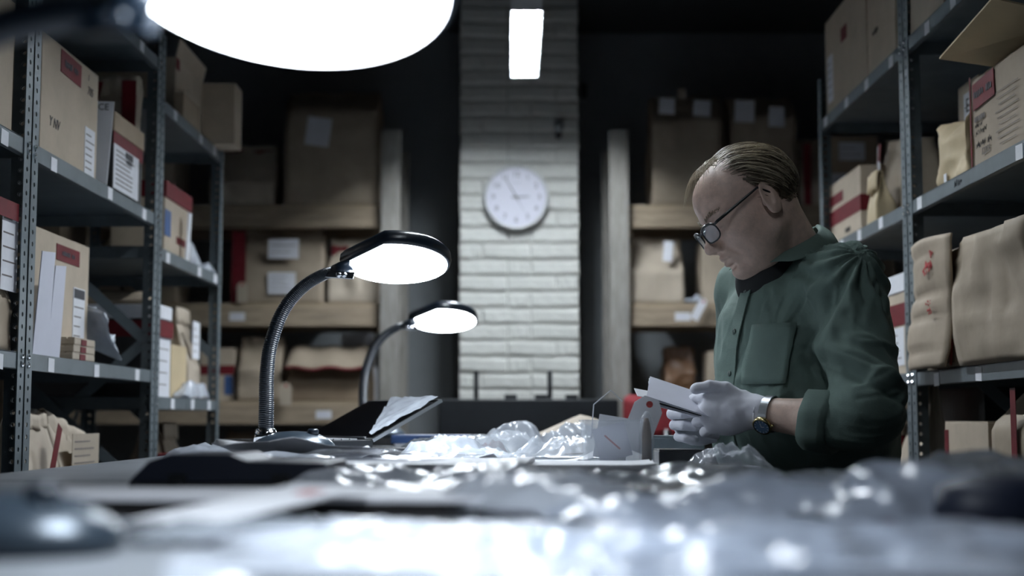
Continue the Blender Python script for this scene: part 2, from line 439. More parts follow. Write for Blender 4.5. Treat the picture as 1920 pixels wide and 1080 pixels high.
def rack(label, side, d0, d1, heights, stickers, depth=.46, front=1.0, inked=()):
    """side -1 left, +1 right. local frame: x along the aisle, -y towards the aisle"""
    L = d1 - d0
    t = thing('shelving_unit', label, 'shelving unit', (side * (front + depth / 2), (d0 + d1) / 2, 0), -side * math.pi / 2, 'steel shelving units along the aisle')
    hx, hy = L / 2, depth / 2
    for sx in (-1, 1):
        for sy in (-1, 1):
            o = link('upright', UPR, t, (sx * hx, sy * hy, 0)); o.scale = (-sx, -sy, 1)
    for li, h in enumerate(heights):
        z = CZ + h
        m = MB(); ix, iy = hx - .0026, hy - .0026
        m.box((0, 0, -.001), (2 * ix, 2 * iy, .002))
        for sy in (-1, 1):
            m.box((0, sy * (iy - .0008), -.0175), (2 * ix, .0016, .034)); m.box((0, sy * (iy - .007), -.034), (2 * ix, .014, .0015))
        for sx in (-1, 1): m.box((sx * (ix - .0008), 0, -.0175), (.0016, 2 * iy - .004, .034))
        sh = m.build('shelf', 'rack_deck', t, loc=(0, 0, z))
        for sx in (-1, 1):
            for dz in (-.009, -.026):
                link('bolt', _bolt, sh, (sx * (hx - .016), -hy - .0002, dz), (math.pi / 2, 0, 0))
        rr = random.Random(int(d0 * 100) + li * 13 + int(side))
        for u in stickers.get(li, ()):
            link('label_sticker', _sticker, sh, (u * L, -iy - .0007, -.017 + rr.uniform(-.006, .002)), (0, rr.uniform(-.06, .06), 0))
        if li in inked: scrawl(sh, (inked.get('u', 0) * L, -iy - .0008, -.017), .055, .018, 4, 'ink', seed=4)
    m = MB()
    for a, b in (((-hx + .02, hy - .004, .25), (hx - .02, hy - .004, 1.2)), ((hx - .02, hy - .002, .25), (-hx + .02, hy - .002, 1.2)),
                 ((-hx + .02, hy - .004, 1.25), (hx - .02, hy - .004, 2.1)), ((hx - .02, hy - .002, 1.25), (-hx + .02, hy - .002, 2.1))):
        a, b = Vector(a), Vector(b); dv = b - a
        M = Matrix.Rotation(-math.atan2(dv.z, dv.x), 3, 'Y')
        mm = MB().box((a + b) / 2, (dv.length, .002, .032), M); mm.build('brace', 'rack_metal', t)
    for sx in (-1, 1):
        for z0 in (.9, 1.32):
            a = Vector((sx * (hx - .004), -hy + .03, z0)); b = Vector((sx * (hx - .004), hy - .03, z0 + .36 * sx))
            dv = b - a; M = Matrix.Rotation(math.atan2(dv.z, dv.y), 3, 'X')
            MB().box((a + b) / 2, (.002, dv.length, .030), M).build('side_brace', 'rack_metal', t)
    return t
LA, LB, LC = 2.925, 3.99, 4.87
SH1 = (1.02, .575, .135, -.33); SH2 = (.915, .487, .062, -.36)
rack('grey steel shelving unit with plain tan carton, beside the bag-heaped table', -1, 1.86, LA - .006, SH1, {1: (-.1, .36,), 2: (.1, .37,)})
rack('grey steel shelving unit with large tan box and crumpled silver bag', -1, LA, LB, SH1, {0: (.05, .3), 1: (-.36, .05, .36), 2: (-.34, -.02, .33)})
rack('grey steel shelving unit with open cartons, next to the wooden shelves', -1, LB + .006, LC, SH2, {0: (-.3, .1, .34), 1: (-.36, .12, .4), 2: (-.25, .05, .33)})
RA, RB, RC = 2.55, 3.565, 4.575
SH3 = (.962, .545, .115, -.35)
rack('grey steel shelving unit with large crumpled paper bag behind the man', 1, RA, RB, SH3, {0: (-.30, -.1, .1), 1: (-.4, .28), 2: (-.3, .0)}, inked={1: 'M8P7', 'u': -.10})
rack('grey steel shelving unit with red-striped box, beyond the man', 1, RB + .006, RC, SH3, {0: (-.4, -.12, .12, .38), 1: (-.22, .0, .24), 2: (-.3,)})

# ------------------------------------------------------------------ wooden shelves at the back wall
def wood_shelf(label, xi, xo, tops, marks):
    """xi: aisle-side edge, xo: outer edge"""
    y0, y1 = 6.06, 6.60; sg = 1 if xo > xi else -1
    t = thing('wooden_shelf', label, 'shelf', ((xi + xo) / 2, (y0 + y1) / 2, 0), 0, 'timber shelves against the back wall')
    lx = (xi + xo) / 2; ly = (y0 + y1) / 2; hw = abs(xo - xi) / 2; hd = (y1 - y0) / 2
    H = W(0, 243, y0).z if False else CZ + 1.245
    for s in (-1, 1):
        for yy in (-hd + .02, hd - .02):
            boxo('post', (s * (hw - .041), yy, H / 2), (.082, .04, H), 'wood_grey', t, bevel=.002)
    for li, tp in enumerate(tops):
        z = CZ + tp
        bm = boxo('beam', (0, -hd + .06, z - .041), (2 * hw - .168, .04, .082), 'wood', t, bevel=.002)
        boxo('beam', (0, hd - .06, z - .041), (2 * hw - .168, .04, .082), 'wood', t, bevel=.002)
        for s in (-1, 1):
            boxo('side_rail', (s * (hw - .063), 0, z - .041), (.038, 2 * hd - .08, .082), 'wood', t, bevel=.002)
        n = 3; dd = (2 * hd - .09) / n
        for k in range(n):
            boxo('shelf_board', (0, -hd + .045 + dd * (k + .5), z + .009), (2 * hw - .168, dd - .004, .018), 'plywood', t)
        for (kind, wx, val) in marks.get(li, ()):
            if kind == 's':
                boxo('label_sticker', (wx - lx, -.0206, .0), (.066, .0008, .034), 'label_white', bm)
                scrawl(bm, (wx - lx, -.0212, 0), .05, .012, 6, 'paper_lilac', seed=int(wx * 100), bars=True, name='print')
            else: scrawl(bm, (wx - lx, -.0206, 0), .15, .022, 9, 'ink_soft', seed=int(wx * 100))
    return t
xl = lambda px: (px - 960) / F * 6.06
TOPS = (.905, .478, .058, -.38)
wood_shelf('timber shelf unit with tall dark paper bags, behind the desk lamps', xl(748), -2.1, TOPS,
           {0: (('t', xl(600), '7.8 20 08'),), 1: (('s', xl(440), '03-21'), ('t', xl(612), 'MX 03.06 1')), 2: (('s', xl(606), '02-4'),)})
wood_shelf('timber shelf unit with dark bags wearing white labels, behind the man', xl(1145), 2.1, TOPS,
           {1: (('s', xl(1283), '04-11'),)})

# low black trolley in front of the pillar
p0 = W(822, 748, 5.60); p1 = W(1160, 748, 5.60)
t = thing('low_trolley', 'low black trolley with two upright prongs in front of the pillar', 'trolley', ((p0.x + p1.x) / 2, 5.80, 0))
hw = (p1.x - p0.x) / 2; top = p0.z
boxo('deck', (0, 0, top - .075), (2 * hw, .4, .15), 'black_plastic', t, bevel=.006)
boxo('lower_shelf', (0, 0, .3), (2 * hw - .04, .36, .03), 'black_plastic', t)
for sx in (-1, 1):
    for sy in (-1, 1):
        boxo('leg', (sx * (hw - .03), sy * .17, (top - .15) / 2), (.035, .035, top - .15), 'black_plastic', t)
for px in (893, 1031):
    q = W(px, 695, 5.64)
    pr = boxo('prong', (q.x - (p0.x + p1.x) / 2, -.16, (top + q.z) / 2), (.019, .019, q.z - top), 'black_plastic', t, bevel=.002)
for k in range(3):
    boxo('grip', (-.07 + .12 * k, -.18, top + .009), (.05, .03, .018), 'black_plastic', t, bevel=.003)
# ------------------------------------------------------------------ cartons and paper bags
def carton(name, label, cat, loc, rz, size, m='cardboard', lid=None, open_flaps=None, tape=None, group=None, tilt=0.0):
    """front face is local -y. size = (w, d, h)"""
    wd, dp, h = size
    t = thing(name, label, cat, loc, rz, group)
    if tilt: t.rotation_euler = (0, tilt, rz)
    t['_w'] = wd; t['_d'] = dp; t['_h'] = h
    if open_flaps is None:
        MB().box((0, 0, h / 2), (wd, dp, h)).build('body', m, t, bevel=.002)
        boxo('flap', (0, -dp / 4 - .0005, h + .0016), (wd - .002, dp / 2 - .002, .003), m, t)
        boxo('flap', (0, dp / 4 + .0005, h + .0016), (wd - .002, dp / 2 - .002, .003), m, t)
    else:
        b = MB(); th = .004
        b.box((0, 0, th / 2), (wd, dp, th))
        for s in (-1, 1):
            b.box((0, s * (dp / 2 - th / 2), h / 2), (wd, th, h)); b.box((s * (wd / 2 - th / 2), 0, h / 2), (th, dp - 2 * th, h))
        b.build('body', m, t)
        for side, ang, ln in open_flaps:
            a = math.radians(ang)
            if side in 'fb':
                s = -1 if side == 'f' else 1
                M = Matrix.Rotation(-s * a, 3, 'X')
                MB().box(M @ Vector((0, 0, ln / 2)) , (wd - .004, .003, ln), M).build('flap', m, t, loc=(0, s * (dp / 2 - .002), h))
            else:
                s = -1 if side == 'l' else 1
                M = Matrix.Rotation(s * a, 3, 'Y')
                MB().box(M @ Vector((0, 0, ln / 2)), (.003, dp - .004, ln), M).build('flap', m, t, loc=(s * (wd / 2 - .002), 0, h))
    if lid:
        lh, lm = lid
        MB().box((0, 0, h - lh / 2 + .004), (wd + .008, dp + .008, lh)).build('lid', lm, t, bevel=.002)
    if tape:
        MB().box((0, 0, h + .0036), (tape, dp + .001, .0012)).build('tape', 'red_tape', t)
    return t
def decal(t, u0, v0, u1, v1, m='label_white', name='label_sticker', face='f', th=.0012, ang=0.0, lines=0, head=False, off=0.0):
    """sticker on a face; u from 0 at the viewer's left to 1, v from 0 at the base to 1"""
    wd, dp, h = t['_w'], t['_d'], t['_h']
    if face == 'f': e, b, rz = wd, Vector((0, -dp / 2 - .0002 - off, 0)), 0
    elif face == 'r': e, b, rz = dp, Vector((wd / 2 + .0002 + off, 0, 0)), math.pi / 2
    else: e, b, rz = dp, Vector((-wd / 2 - .0002 - off, 0, 0)), -math.pi / 2
    M = Matrix.Rotation(rz, 3, 'Z')
    c = b + M @ Vector((((u0 + u1) / 2 - .5) * e, -th / 2, 0)) + Vector((0, 0, (v0 + v1) / 2 * h))
    sw, sh = (u1 - u0) * e, (v1 - v0) * h
    o = boxo(name, c, (sw, th, sh), m, t, rot=(0, ang, rz))
    if lines:
        q = MB(); r = random.Random(int(u0 * 977 + v0 * 313))
        for k in range(lines):
            z = sh * (.5 - (k + .8) / (lines + .6)) * .92 - (sh * .16 if head else 0)
            ln = sw * r.uniform(.5, .85)
            q.box((-sw * .42 + ln / 2, -th / 2 - .0003, z), (ln, .0005, min(.003, sh / lines * .28)))
        q.build('print', 'ink_soft', o)
    if head:
        boxo('print', (0, -th / 2 - .0003, sh * .40), (sw * .9, .0006, sh * .16), 'ink', o)
    return o
def scribble(t, body, size, u, v, face='f', m='ink', shear=.25, off=0.0, ang=0.0):
    wd, dp, h = t['_w'], t['_d'], t['_h']
    if face == 'f': return text(body, size, m, t, ((u - .5) * wd, -dp / 2 - .0008 - off, v * h), rot=(math.pi / 2, ang, 0), name='handwriting', shear=shear)
    return text(body, size, m, t, (wd / 2 + .0008 + off, (u - .5) * dp, v * h), rot=(math.pi / 2, ang, math.pi / 2), name='handwriting', shear=shear)

def words(t, u, v, wd, ht, n, off=0.0, m='ink', bars=True):
    return scrawl(t, ((u - .5) * t['_w'], -t['_d'] / 2 - .0009 - off, v * t['_h']), wd, ht, n, m, seed=int(u * 991 + v * 77), bars=bars, name='print' if bars else 'handwriting')

def paper_bag(name, label, cat, loc, rz, size, m='kraft', seed=0, pinch=.35, crumple=.010, fold=.05, top='fold', gusset=.5, lean=0.0, bulge=.0, group=None, tape=None, slump=0.0, noclip=False):
    """standing gusseted paper bag, front is local -y; top 'fold' rolled over, 'open', or 'crush'"""
    wd, dp, h = size
    t = thing(name, label, cat, loc, rz, group)
    t['_w'] = wd; t['_d'] = dp; t['_h'] = h
    nx, ny, nz = 14, 7, 22
    per = [(-1 + 2 * i / nx, -1) for i in range(nx)] + [(1, -1 + 2 * i / ny) for i in range(ny)] + [(1 - 2 * i / nx, 1) for i in range(nx)] + [(-1, 1 - 2 * i / ny) for i in range(ny)]
    P = []
    for k in range(nz + 1):
        f = k / nz; s = 1.0
        if f > pinch: s = 1 - (f - pinch) / (1 - pinch) * (.93 if top != 'open' else .35)
        s *= 1 + bulge * math.sin(math.pi * min(1, f * 1.2))
        for (u, v) in per:
            x = u * wd / 2 * (1 + bulge * .4 * math.sin(math.pi * f)); y = v * dp / 2 * s
            if abs(u) > .999: x -= u * gusset * dp / 2 * min(1, f * 1.4) * (1 - abs(v)) * .8
            P.append((x, y - 0 * f, f * h))
    P = np.array(P); f = P[:, 2] / h
    amp = crumple * np.clip(f * 5, 0, 1)
    q = P * 9.0 / max(.25, h) * .3
    n1 = ridge(P * (11, 11, 7) + seed * 3.1, seed, 2) - .2; n2 = fbm(P * 5.5 + seed, seed + 5, 2)
    rad = P[:, :2] / np.maximum(.02, np.linalg.norm(P[:, :2], axis=1))[:, None]
    P[:, 0] += rad[:, 0] * (n1 * amp * .35 + n2 * amp * .5)
    P[:, 1] += np.sign(P[:, 1]) * (n1 * amp * .8 + n2 * amp * .9) * np.clip(np.abs(P[:, 1]) / .02, 0, 1) + n2 * amp * 1.0
    P[:, 1] += lean * f ** 1.5
    P[:, 2] += fbm(P * (7, 7, 0) + 9 + seed, seed + 3, 2) * min(crumple, .014) * .9 * np.clip(f - .8, 0, 1) * 5
    P[:, 2] -= slump * h * f * (np.clip(P[:, 0] / wd + .5, 0, 1))
    P[:, 2] = np.maximum(P[:, 2], 0)
    if lean == 0 and not noclip:
        P[:, 1] = np.clip(P[:, 1], -dp / 2 - crumple * .4, None)
    n = len(per); fs = []
    for k in range(nz):
        for i in range(n):
            a = k * n + i; b = k * n + (i + 1) % n; fs.append((a, b, b + n, a + n))
    fs.append(tuple(reversed(range(n))))
    if top != 'open': fs.append(tuple(range(nz * n, nz * n + n)))
    mb = MB(); mb.add(P, fs)
    b = mb.build('bag', m, t, smooth=True)
    b.data.polygons.foreach_set('use_smooth', [True] * len(b.data.polygons))
    if top == 'open':
        so = b.modifiers.new('paper', 'SOLIDIFY'); so.thickness = .0012
    if top == 'fold':
        # rolled-over strip hugging the front of the mouth
        g = MB(); rows = []
        ztop = h; y0 = lean + (-.012)
        for k in range(7):
            a = k / 6.0
            if k < 3: yy, zz = y0 + .012 - .016 * a * 2, ztop + .004 * math.sin(a * 3)
            else: yy, zz = y0 - .004 - .006 * (a - .5), ztop - fold * (a - .5) * 2
            rows.append([(-wd / 2 * .985 + wd * .985 * i / nx, yy + .004 * math.sin(i * 1.7 + seed), zz - slump * h * (i / nx) + .003 * math.sin(i * 1.1 + seed * 2)) for i in range(nx + 1)])
        vs = [p for r in rows for p in r]; ff = []
        for k in range(6):
            for i in range(nx): a = k * (nx + 1) + i; ff.append((a, a + 1, a + nx + 2, a + nx + 1))
        g.add(vs, ff); o = g.build('folded_top', m, t, smooth=True, fix=False)
        so = o.modifiers.new('paper', 'SOLIDIFY'); so.thickness = .003
        if tape:
            vs2 = [(p[0], p[1] - .0035, p[2]) for p in vs[4 * (nx + 1):]]
            ff2 = []
            for k in range(2):
                for i in range(nx): a = k * (nx + 1) + i; ff2.append((a, a + 1, a + nx + 2, a + nx + 1))
            tp = MB().add(vs2, ff2).build('seal_tape', tape, t, smooth=True, fix=False)
            so = tp.modifiers.new('tape', 'SOLIDIFY'); so.thickness = .0008
    return t
def tagcard(label, loc, rot, size=(.035, .075), m='label_white', hole=True, grp='manila string tags'):
    t = thing('string_tag', label, 'tag', loc, rot=rot, group=grp)
    wd, h = size
    MB().prism([(-wd / 2, 0), (wd / 2, 0), (wd / 2, h * .82), (wd / 4, h), (-wd / 4, h), (-wd / 2, h * .82)], -.0006, .0006).build('card', m, t)
    MB().lathe([(.006, -.0009), (.006, .0009)], 12).build('eyelet', 'red_ink', t, loc=(0, 0, h * .88), rot=(math.pi / 2, 0, 0))
    return t
def sheet(name, label, cat, loc, rz, size, m='paper', n=14, curl=.006, seed=0, tilt=(0, 0), th=.0006, group=None, waves=1.0):
    """lying sheet with a gentle curl, always above its base"""
    wd, ln = size; vs = []
    for j in range(n + 1):
        for i in range(n + 1): vs.append((wd * (i / n - .5), ln * (j / n - .5), 0))
    P = np.array(vs); z = fbm(P * 7 * waves + seed * 2.3, seed, 2) * curl
    z -= z.min(); P[:, 2] = z + .0008
    fs = [(j * (n + 1) + i, j * (n + 1) + i + 1, (j + 1) * (n + 1) + i + 1, (j + 1) * (n + 1) + i) for j in range(n) for i in range(n)]
    o = MB().add(P, fs).build(name, m, None, smooth=True, fix=False, loc=loc, rot=(tilt[0], tilt[1], rz))
    so = o.modifiers.new('paper', 'SOLIDIFY'); so.thickness = th
    return tag(o, label, cat, group)
def plastic_bag(label, loc, rz, size, m='plastic_milky', seed=0, thick=.022, crease=.006, contents=None, seal=None, n=(34, 26), tilt=(0, 0), group='plastic evidence bags on the tables', freq=16.0, name='plastic_bag'):
    wd, ln = size
    t = thing(name, label, 'plastic bag', loc, rot=(tilt[0], tilt[1], rz), group=group)
    nx, ny = n
    u, v = np.meshgrid(np.linspace(-1, 1, nx + 1), np.linspace(-1, 1, ny + 1))
    u = u.ravel(); v = v.ravel()
    P = np.stack([u * wd / 2, v * ln / 2, 0 * u], 1)
    env = np.clip((1 - np.abs(u) ** 3) * (1 - np.abs(v) ** 3), 0, 1) ** .7
    body = thick * env * (.75 + .3 * fbm(P * 6 + seed, seed, 2))
    cr = ridge(P * freq + seed * 1.7, seed + 1, 3) * crease * (.35 + .65 * env)
    z = body + cr; edge = np.clip(.004 + .006 * fbm(P * 9 + seed * 5, seed + 8, 2), 0.0012, .02)
    Z = np.maximum(z, edge)
    jit = fbm(P * 14 + seed * 3, seed + 4, 2) * .006
    top = np.stack([P[:, 0] + jit, P[:, 1] + fbm(P * 14 + 40 + seed, seed + 6, 2) * .006, Z + .001], 1)
    bot = np.stack([top[:, 0], top[:, 1], np.full(len(u), .0004) + np.where((np.abs(u) > .999) | (np.abs(v) > .999), Z * .6, 0)], 1)
    fs = []; c = (nx + 1) * (ny + 1)
    for j in range(ny):
        for i in range(nx):
            a = j * (nx + 1) + i; q = (a, a + 1, a + nx + 2, a + nx + 1)
            fs.append(q); fs.append(tuple(k + c for k in reversed(q)))
    mb = MB(); mb.add(np.concatenate([top, bot]), fs)
    mb.build('film', m, t, smooth=True, fix=False)
    if contents:
        cm, ch = contents
        MB().box((0, 0, .001 + ch / 2), (wd * .62, ln * .6, ch)).build('contents', cm, t, bevel=.001, loc=(wd * .04, -ln * .03, 0))
    if seal:
        k = ny - 3; rows = []
        for r in (ny - 3, ny - 2, ny - 1):
            rows += [tuple(top[r * (nx + 1) + i] + np.array((0, 0, .0012))) for i in range(nx + 1)]
        ff = [(r * (nx + 1) + i, r * (nx + 1) + i + 1, (r + 1) * (nx + 1) + i + 1, (r + 1) * (nx + 1) + i) for r in range(2) for i in range(nx)]
        MB().add(rows, ff).build('seal_strip', seal, t, smooth=True, fix=False)
    return t

def LS(px0, px1, inset=.02):
    """depth range on the left shelves between two pixel columns"""
    X = 1.0 + inset
    return X * F / (960 - px0), X * F / (960 - px1)
def RS(px0, px1, inset=.02):
    X = 1.0 + inset
    return X * F / (px0 - 960), X * F / (px1 - 960)
Q = math.pi / 2
def left(fn, name, label, cat, px0, px1, z, dp, h, inset=.02, **k):
    d0, d1 = LS(px0, px1, inset)
    return fn(name, label, cat, (-(1.0 + inset + dp / 2), (d0 + d1) / 2, z), Q, (d1 - d0, dp, h), **k)
def right(fn, name, label, cat, px0, px1, z, dp, h, inset=.02, **k):
    d0, d1 = RS(px0, px1, inset); d0, d1 = min(d0, d1), max(d0, d1)
    return fn(name, label, cat, (1.0 + inset + dp / 2, (d0 + d1) / 2, z), -Q, (d1 - d0, dp, h), **k)
def back(fn, name, label, cat, px0, px1, z, dp, h, y=6.12, **k):
    x0 = (px0 - 960) / F * y; x1 = (px1 - 960) / F * y
    return fn(name, label, cat, ((x0 + x1) / 2, y + dp / 2, z), 0, (x1 - x0, dp, h), **k)
e = .0008
z1, z2, z3, z0 = [CZ + h + e for h in (SH1[1], SH1[2], SH1[3], SH1[0])]
y1, y2, y3, y4 = [CZ + h + e for h in SH2]
GB = 'cartons and boxes stored on the shelves'; GP = 'paper bags stored on the shelves'

# ---- left unit, shelf at head height
b = left(carton, 'carton', 'large tan carton with red label and white sheet, beside the steel corner upright', 'carton', 62, 171, z1, .34, .262, group=GB)
decal(b, .30, .78, .66, .98, 'red_tape', ang=.02); words(b, .48, .88, .10, .016, 9, off=.0014)
decal(b, .76, .02, .95, .46, 'label_white', lines=6)
scribble(b, '705', .03, .84, .80, m='ink_soft'); scribble(b, 'Y NV', .032, .22, .30); scribble(b, 'I', .022, .80, .92, m='ink_soft')
d0, d1 = LS(173, 199, .035)
o = MB().prism([(-.040, 0), (.022, 0), (.036, .221), (-.026, .221)], -.003, .003).build('sign_board', 'paper', None, loc=(-1.040, 3.53, z1), rot=(0, 0, .12))
tag(o, 'white printed board lettered CE beside the large tan carton', 'sign')
text('CE', .023, 'ink', o, (.010, -.0034, .206))
b = left(carton, 'document_box', 'black storage box with red band and white form on its front', 'box', 202, 258, z1, .095, .205, lid=(.05, 'cardboard_dark'), m='black_card', group=GB)
decal(b, -.01, .60, 1.01, .80, 'red_tape', name='red_band', off=.0)
decal(b, .0, .06, .84, .62, 'label_white', lines=8, off=.0014)
decal(b, .38, .52, .62, .60, 'ink', name='print', off=.003); words(b, .5, .48, .06, .012, 4, off=.003)
b = paper_bag('paper_bag', 'light paper bag with two dark red stripes behind the black box', 'paper bag', (-1.115, 3.912, z1), 0, (.150, .055, .37), m='kraft_light', seed=3, pinch=.75, crumple=.008, fold=.05, group=GP)
decal(b, .10, .55, .26, .97, 'red_tape', name='red_stripe', ang=.22, off=.004); decal(b, .72, .18, .98, .97, 'red_tape', name='red_stripe', off=.004)
o = left(carton, 'carton', 'small tan carton squeezed between black box and steel upright', 'carton', 267, 284, z1, .14, .06, inset=.19, group=GB); o.location = (-1.25, 3.72, z1)
o = left(carton, 'carton', 'dark carton on the topmost steel shelf behind the lamp arm', 'carton', 70, 200, z0, .36, .22, m='cardboard_dark', group=GB)
o = left(carton, 'carton', 'brown carton above the lamp arm at the corner upright', 'carton', -150, 18, z0, .36, .3, m='cardboard', group=GB)
o = left(carton, 'carton', 'plain tan carton partly hidden by corner upright, head-height shelf', 'carton', -90, 8, z1, .3, .27, m='cardboard', group=GB)

# ---- left unit, shelf below
b = left(carton, 'carton', 'tan carton with open flaps, red label and black-headed form', 'carton', 60, 162, z2, .30, .285, inset=.045, open_flaps=(('b', 30, .10), ('l', 70, .06)), group=GB)
decal(b, .36, .80, .80, .93, 'red_tape', ang=-.0); words(b, .58, .865, .10, .012, 8, off=.0014)
decal(b, .70, .13, .93, .62, 'label_white', lines=5, head=True)
bx = b.location
e1 = MB().prism([(-.075, 0), (.075, 0), (.075, .016), (-.05, .022), (-.075, .014)], -.055, .055).build('envelope', 'paper_lilac', None, loc=(bx.x + .03, bx.y + .01, z2 + .2862), rot=(0, -.10, Q))
tag(e1, 'thick white envelope lying across the open tan carton', 'envelope')
for k, (px, h, ln, lb) in enumerate(((70, .225, .10, 'tall grey-white sheet leaning on carton beside the corner upright'), (98, .205, .085, 'slim white folded sheet leaning on front of open carton'))):
    d0, d1 = LS(px - 8, px + 24, .004)
    m = MB().prism([(-ln / 2, 0), (ln / 2, 0), (ln / 2 * .8, h), (-ln / 2 * .9, h * .97), ], -.001, .001)
    o = m.build('leaning_sheet', 'paper_lilac', None, loc=(-1.008 - .004 * k, (d0 + d1) / 2, z2), rot=(.06, 0, Q))
    tag(o, lb, 'paper')
dd = LS(138, 178, .004)
for k in range(3):
    c = carton('slim_box', ('lowest', 'middle', 'topmost')[k] + ' of three slim tan boxes with red tape on steel shelf', 'box', (-1.023, (dd[0] + dd[1]) / 2 + .003 * k, z2 + k * .0172), Q + .01 * (k - 1), (dd[1] - dd[0], .036, .0135), m='kraft_light', group='slim tan boxes in a stack')
    decal(c, .30, 0, .55, 1, 'red_tape', name='red_tape')
plastic_bag('crumpled silver plastic bag beside the slim tan boxes', (-1.056, 3.565, z2 + .086), Q, (.19, .12), 'plastic_milky', seed=21, thick=.020, crease=.018, freq=30, tilt=(.45, .62), group='silver foil bags')
p = paper_bag('paper_bag', 'flat tan paper bag leaning down towards the far upright', 'paper bag', (-1.165, 3.72, z2), Q, (.24, .06, .16), m='kraft_light', seed=8, pinch=.2, slump=.85, crumple=.006, top='crush', group=GP)
o = left(paper_bag, 'paper_bag', 'brown paper bag with white sheets, near end below head-height shelf', 'paper bag', -90, 20, z2, .16, .30, m='kraft', seed=12, group=GP)
decal(o, .70, .40, 1.0, .98, 'label_white', lines=5, off=.006); decal(o, .3, .88, .95, 1.0, 'red_tape', off=.012, name='red_tape')
o = left(sheet if False else carton, 'carton', 'low brown tray of papers behind the corner upright', 'carton', -60, 26, z2, .12, .03, inset=.19, m='cardboard_dark', group=GB); o.location = (-1.27, 2.66, z2)
o = left(carton, 'carton', 'blue and tan carton deep at the back of the lower steel shelf', 'carton', 190, 240, z2, .11, .24, inset=.02, m='blue_card', group=GB); o.location = (-1.40, 3.62, z2)
o = paper_bag('paper_bag', 'slumped brown envelope bag on top of the white-fronted box', 'paper bag', (-1.19, 4.125, y3 + .2658), 0, (.30, .09, .055), m='kraft', seed=14, pinch=.2, slump=.3, top='crush', group=GP)

# ---- left unit, low shelf
b = left(paper_bag, 'paper_bag', 'short tan bag with slanting red mark on the lowest visible steel shelf', 'paper bag', 64, 122, z3, .12, .335, inset=.03, m='kraft_light', seed=31, pinch=.5, group=GP, fold=.03)
decal(b, .55, .60, .70, .95, 'red_tape', name='red_mark', ang=.45, off=.010)
b = left(paper_bag, 'paper_bag', 'tan bag with printed form next to the red-marked bag', 'paper bag', 128, 200, z3, .13, .345, inset=.03, m='kraft_light', seed=32, pinch=.5, slump=.16, group=GP)
decal(b, .12, .5, .8, .85, 'kraft_light', lines=6, off=.003, name='printed_form')
b = paper_bag('paper_bag', 'large dark olive bag behind the two tan bags', 'paper bag', (-1.33, 3.45, z3), .4, (.20, .12, .42), m='kraft_dark', seed=33, pinch=.6, group=GP)
plastic_bag('clear bag crumpled on low steel shelf near far upright', (-1.13, 3.72, z3), Q, (.2, .2), 'plastic_milky', seed=35, thick=.06, crease=.02)
plastic_bag('clear bag on low steel shelf beside dark olive bag', (-1.34, 3.78, z3), Q, (.18, .16), 'plastic_clear', seed=36, thick=.10, crease=.03)

# ---- second left unit
b = left(carton, 'carton', 'tan carton with torn open side on the second unit, top shelf', 'carton', 318, 370, y1, .30, .20, inset=.04, open_flaps=(('f', 12, .06),), group=GB)
decal(b, .0, .82, .12, 1.0, 'red_tape', name='red_tape')
b = carton('carton', 'tall narrow tan carton jutting out at end of top shelf', 'carton', (-1.028, 4.76, y1), 0, (.196, .12, .205), group=GB)
b = left(carton, 'carton', 'low grey-tan carton under the torn carton, front of top shelf', 'carton', 334, 366, y1, .034, .075, inset=.003, m='cardboard_dark', group=GB)
b = left(carton, 'carton', 'small tall carton with red lid and blue corner, second unit', 'carton', 303, 352, y2, .16, .215, inset=.03, lid=(.05, 'red_tape'), m='cardboard', group=GB)
decal(b, -.0, .26, .22, .62, 'blue_card', name='blue_patch'); decal(b, .45, .22, .80, .32, 'red_tape')
o = MB().prism([(-.02, 0), (.02, 0), (.016, .15), (-.022, .15)], -.002, .002).build('leaning_sheet', 'paper', None, loc=(-1.012, 4.40, y2), rot=(.05, 0, Q)); tag(o, 'narrow white sheet leaning on the red-lidded carton', 'paper')
plastic_bag('small crumpled white wrapper by the red-lidded carton', (-1.09, 4.605, y2), Q, (.14, .13), 'plastic_milky', seed=41, thick=.06, crease=.03)
plastic_bag('flat white wrapper hanging over the far end of middle shelf', (-1.08, 4.765, y2), Q, (.14, .14), 'plastic_milky', seed=42, thick=.03, crease=.02)
o = left(paper_bag, 'paper_bag', 'pale paper bag behind white wrappers on second unit', 'paper bag', 355, 385, y2, .12, .17, inset=.02, m='kraft_light', seed=43, group=GP); o.location = (-1.26, 4.70, y2)
b = left(carton, 'document_box', 'big white-fronted box with red band and dark side, second unit', 'box', 296, 318, y3, .36, .26, inset=.012, m='black_card', lid=(.04, 'label_white'), group=GB)
decal(b, -.02, .0, 1.02, .80, 'label_white', lines=5, name='white_front', off=.0); decal(b, -.06, .66, 1.06, .84, 'red_tape', name='red_band', off=.006)
decal(b, -.03, .66, 1.02, .84, 'red_tape', name='red_band', face='l', off=.0)
o = left(carton, 'carton', 'ochre tan carton standing on end beside the white-fronted box', 'carton', 321, 350, y3, .10, .165, inset=.06, m='manila', group=GB)
b = left(paper_bag, 'paper_bag', 'tall tan bag with white form and red stripe beside ochre carton', 'paper bag', 351, 374, y3, .11, .30, inset=.06, m='kraft_light', seed=45, group=GP)
decal(b, .2, .45, .75, .86, 'label_white', off=.008, lines=4); decal(b, 0, .10, 1, .17, 'red_tape', off=.006, name='red_stripe')
plastic_bag('crumpled clear wrapper on the low front of second unit', (-1.030, 4.60, y3), Q, (.30, .05), 'plastic_milky', seed=47, thick=.035, crease=.02)
o = left(paper_bag, 'paper_bag', 'rolled tan bag on the lowest shelf of the second unit', 'paper bag', 303, 324, y4, .12, .33, inset=.10, m='kraft', seed=48, group=GP)
o = left(paper_bag, 'paper_bag', 'olive tan bag on lowest shelf near second unit far upright', 'paper bag', 332, 358, y4, .12, .34, inset=.09, m='kraft_light', seed=49, group=GP)
